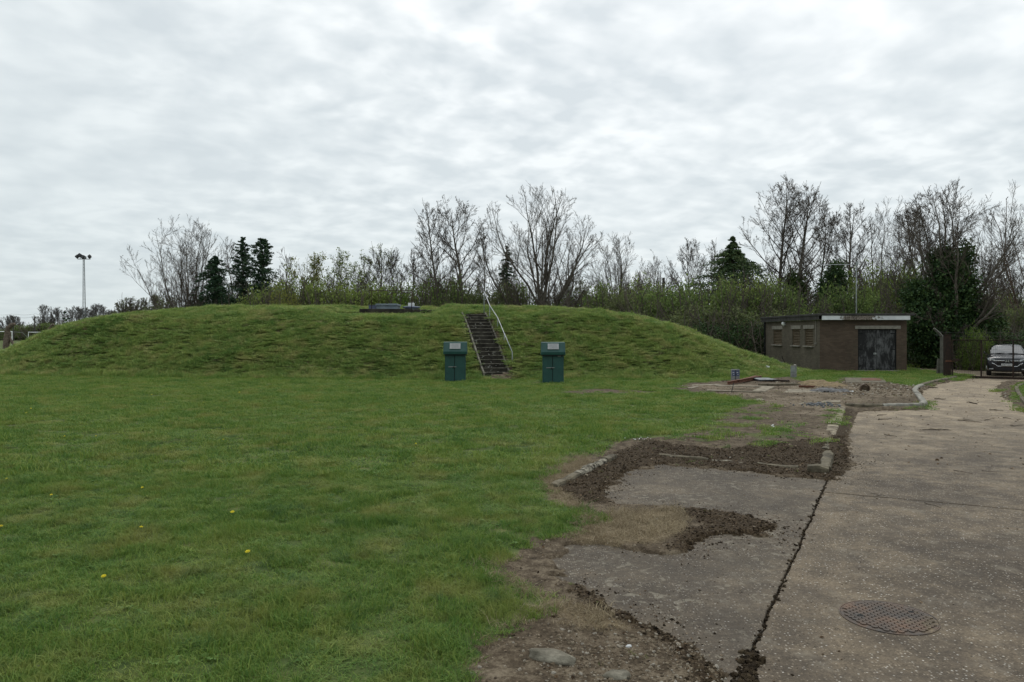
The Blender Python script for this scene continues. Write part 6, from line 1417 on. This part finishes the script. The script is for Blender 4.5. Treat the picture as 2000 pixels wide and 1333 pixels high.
scatter('joint_moss', np.stack([jx, jy, np.full(nj, -.012)], 1), np.stack([np.zeros(nj), np.zeros(nj), RNG.uniform(0, 6, nj)], 1), np.repeat(RNG.uniform(.004, .010, (nj, 1)), 3, 1), moss_src, 'moss and dirt in the joint across the drive')
lowsoil = lambda x, y: sstep(-.1, .15, sdf(S_EDGE, x, y)) * (y < 5.9) * (x > -.4) * (x < 2.1)
bits('pebbles', 12000, (-.6, 2.4, 4.0, 6.0), peb_src, lambda x, y, z, mk: lowsoil(x, y) * (.16 + .75 * sstep(5.5, 4.7, y) * sstep(.10, .5, x)) * (z > -.02), .0045, .0145, 'pale pebbles in the bare soil by the lawn edge')
bits('pebbles', 30000, (-.6, 13, 5.5, 29), peb_src, lambda x, y, z, mk: (1 - mk[0]) * (.07 + .12 * mk[3]) * (z > -.01), .007, .024, 'small stones scattered through the soil')
bits('pebbles', 4000, (11, 17, 24, 31), peb_src, lambda x, y, z, mk: (1 - mk[0]) * (z > 0) * .5, .015, .055, 'small stones in the rubble ground')
bits('leaf_litter', 70000, (-1.5, 9.5, 4, 15), flake_src, lambda x, y, z, mk: ((1 - mk[0]) * .09 + mk[1] * .16) * (z > -.01), .008, .018, 'dead leaf scraps on the soil', .5, .004)
bits('leaf_litter', 16000, (1, 12, 4, 22), flake_src, lambda x, y, z, mk: (z < -.01) * (.035 + .10 * (vnoise(x * .8, y * .8, 95) > .62)), .007, .016, 'dead leaf scraps on the concrete', .2, .0)
bits('leaf_litter', 30000, (6, 22, 11, 34), flake_src, lambda x, y, z, mk: ((z < -.01) * .045 + (1 - mk[0]) * (z > 0) * .16), .014, .034, 'dead leaf scraps on the far drive and litter strips', .35, .003)

# ------------------------------------------------------------------ flowers
M_DAND = simple('dandelion yellow', (.52, .42, .012), (.72, .62, .03), 30, .7)
M_DAISY = simple('daisy white', (.60, .60, .58), (.75, .75, .73), 30, .7)
M_STEM = simple('flower stem', (.06, .10, .03), (.09, .13, .045), 20, .8)
def flower_mesh(r_, petals, m, h, dome):
    k = MB()
    for ring_, (rr, zz, cnt) in enumerate(((1.0, 0.0, petals), (.72, .18 * dome, petals), (.42, .32 * dome, petals - 4))):
        for i in range(cnt):
            a = 2 * PI * i / cnt + ring_ * .2; c, s = math.cos(a), math.sin(a); w = r_ * .13
            k.add([(0, 0, h + r_ * zz), (c * r_ * rr * .7 - s * w, s * r_ * rr * .7 + c * w, h + r_ * (zz + .12)), (c * r_ * rr, s * r_ * rr, h + r_ * (zz + .10)), (c * r_ * rr * .7 + s * w, s * r_ * rr * .7 - c * w, h + r_ * (zz + .12))], [(0, 1, 2, 3)])
    me = bpy.data.meshes.new('petals'); me.from_pydata(k.v, [], k.f); me.materials.append(m)
    k2 = MB(); k2.tube([(0, 0, -.03), (.004, 0, h)], .0022, 5); ms_ = bpy.data.meshes.new('stem'); ms_.from_pydata(k2.v, [], k2.f); ms_.materials.append(M_STEM)
    return me, ms_
FD = flower_mesh(.021, 18, M_DAND, .055, 1.0); FA = flower_mesh(.013, 12, M_DAISY, .045, .3)
def flower(name, label, cat, group, fm, px, py):
    x, y = G(px, py + 3); r = thing(name, label, cat, (x, y, zt(x, y)), random.uniform(0, 6), group); r.rotation_euler = (random.uniform(.05, .45), random.uniform(-.2, .2), random.uniform(-.5, .5))
    s = random.uniform(.85, 1.2) * (1 + max(0, y - 12) * .02); r.scale = (s, s, 1.1)
    for nm, me in zip(('petals', 'stem'), fm):
        o = bpy.data.objects.new(nm, me); COL.objects.link(o); o.parent = r
for px, py in ((15, 947), (101, 981), (279, 962), (455, 1015), (275, 1051), (3, 1044), (485, 1097), (205, 1150), (812, 875), (60, 803), (53, 812), (127, 860), (189, 860), (437, 866), (262, 766), (418, 765), (468, 770), (399, 791), (296, 775)):
    flower('dandelion', 'yellow dandelion flower open low in the short lawn grass', 'flower', 'dandelions in the lawn', FD, px, py)
for i in range(14):
    flower('daisy', 'tiny white daisy in the small cluster above the mossy soil of the bay', 'flower', 'daisies by the bay', FA, 1250 + random.gauss(0, 13), 862 + random.gauss(0, 2.2))

# ------------------------------------------------------------------ fallen twigs on the drive
M_TW = bark('dark fallen twig', (.035, .026, .018), (.075, .055, .038))
def twig(a, b, r_=.012, label='thin dark fallen twig lying on the pale concrete drive', fork=0):
    ax, ay = G(*a); bx, by = G(*b); rd = random; r_ *= .6
    pts = [(ax + (bx - ax) * t + rd.gauss(0, .012), ay + (by - ay) * t + rd.gauss(0, .02), .012 + .012 * rd.random()) for t in np.linspace(0, 1, 6)]
    k = MB(); k.tube(pts, [r_ * (1 - .5 * t) for t in np.linspace(0, 1, 6)], 5)
    for i in range(fork):
        p = Vector(pts[1 + i % 4]); L = math.hypot(bx - ax, by - ay) * rd.uniform(.3, .55); d = Vector(((bx - ax), (by - ay), 0)).normalized(); d.rotate(Matrix.Rotation(rd.choice((-1, 1)) * rd.uniform(.4, 1.0), 3, 'Z'))
        k.tube([p, p + d * L * .5 + Vector((0, 0, .02)), p + d * L], [r_ * .6, r_ * .45, r_ * .25], 4)
    tag(k.build('fallen_twig', M_TW, None, smooth=True), label, 'twig', 'fallen twigs on the drive')
for a, b, r_, f in (((1805, 758), (1832, 758.6), .045, 0), ((1825, 780), (1848, 781), .028, 0), ((1893, 787), (1907, 790), .04, 1), ((1712, 813), (1732, 811), .016, 0), ((1713, 821), (1742, 819.5), .018, 1), ((1725, 850), (1752, 855), .014, 0),
                    ((1870, 822), (1916, 826), .018, 1), ((1922, 822), (1941, 819), .014, 0), ((1957, 817), (1975, 819.5), .018, 0), ((1934, 802), (1958, 804), .020, 2), ((1975, 834), (2003, 832), .015, 1), ((1865, 921), (1897, 928), .009, 0), ((1918, 922), (1945, 925), .008, 0), ((1700, 966), (1728, 972), .006, 0)):
    twig(a, b, r_, fork=f)
twig((1800, 841), (1850, 842), .016, 'branching fallen twig with side shoots in the middle of the drive', 5)
twig((1808, 985), (1840, 996), .008, 'fallen stick lying across the joint in the drive', 0)
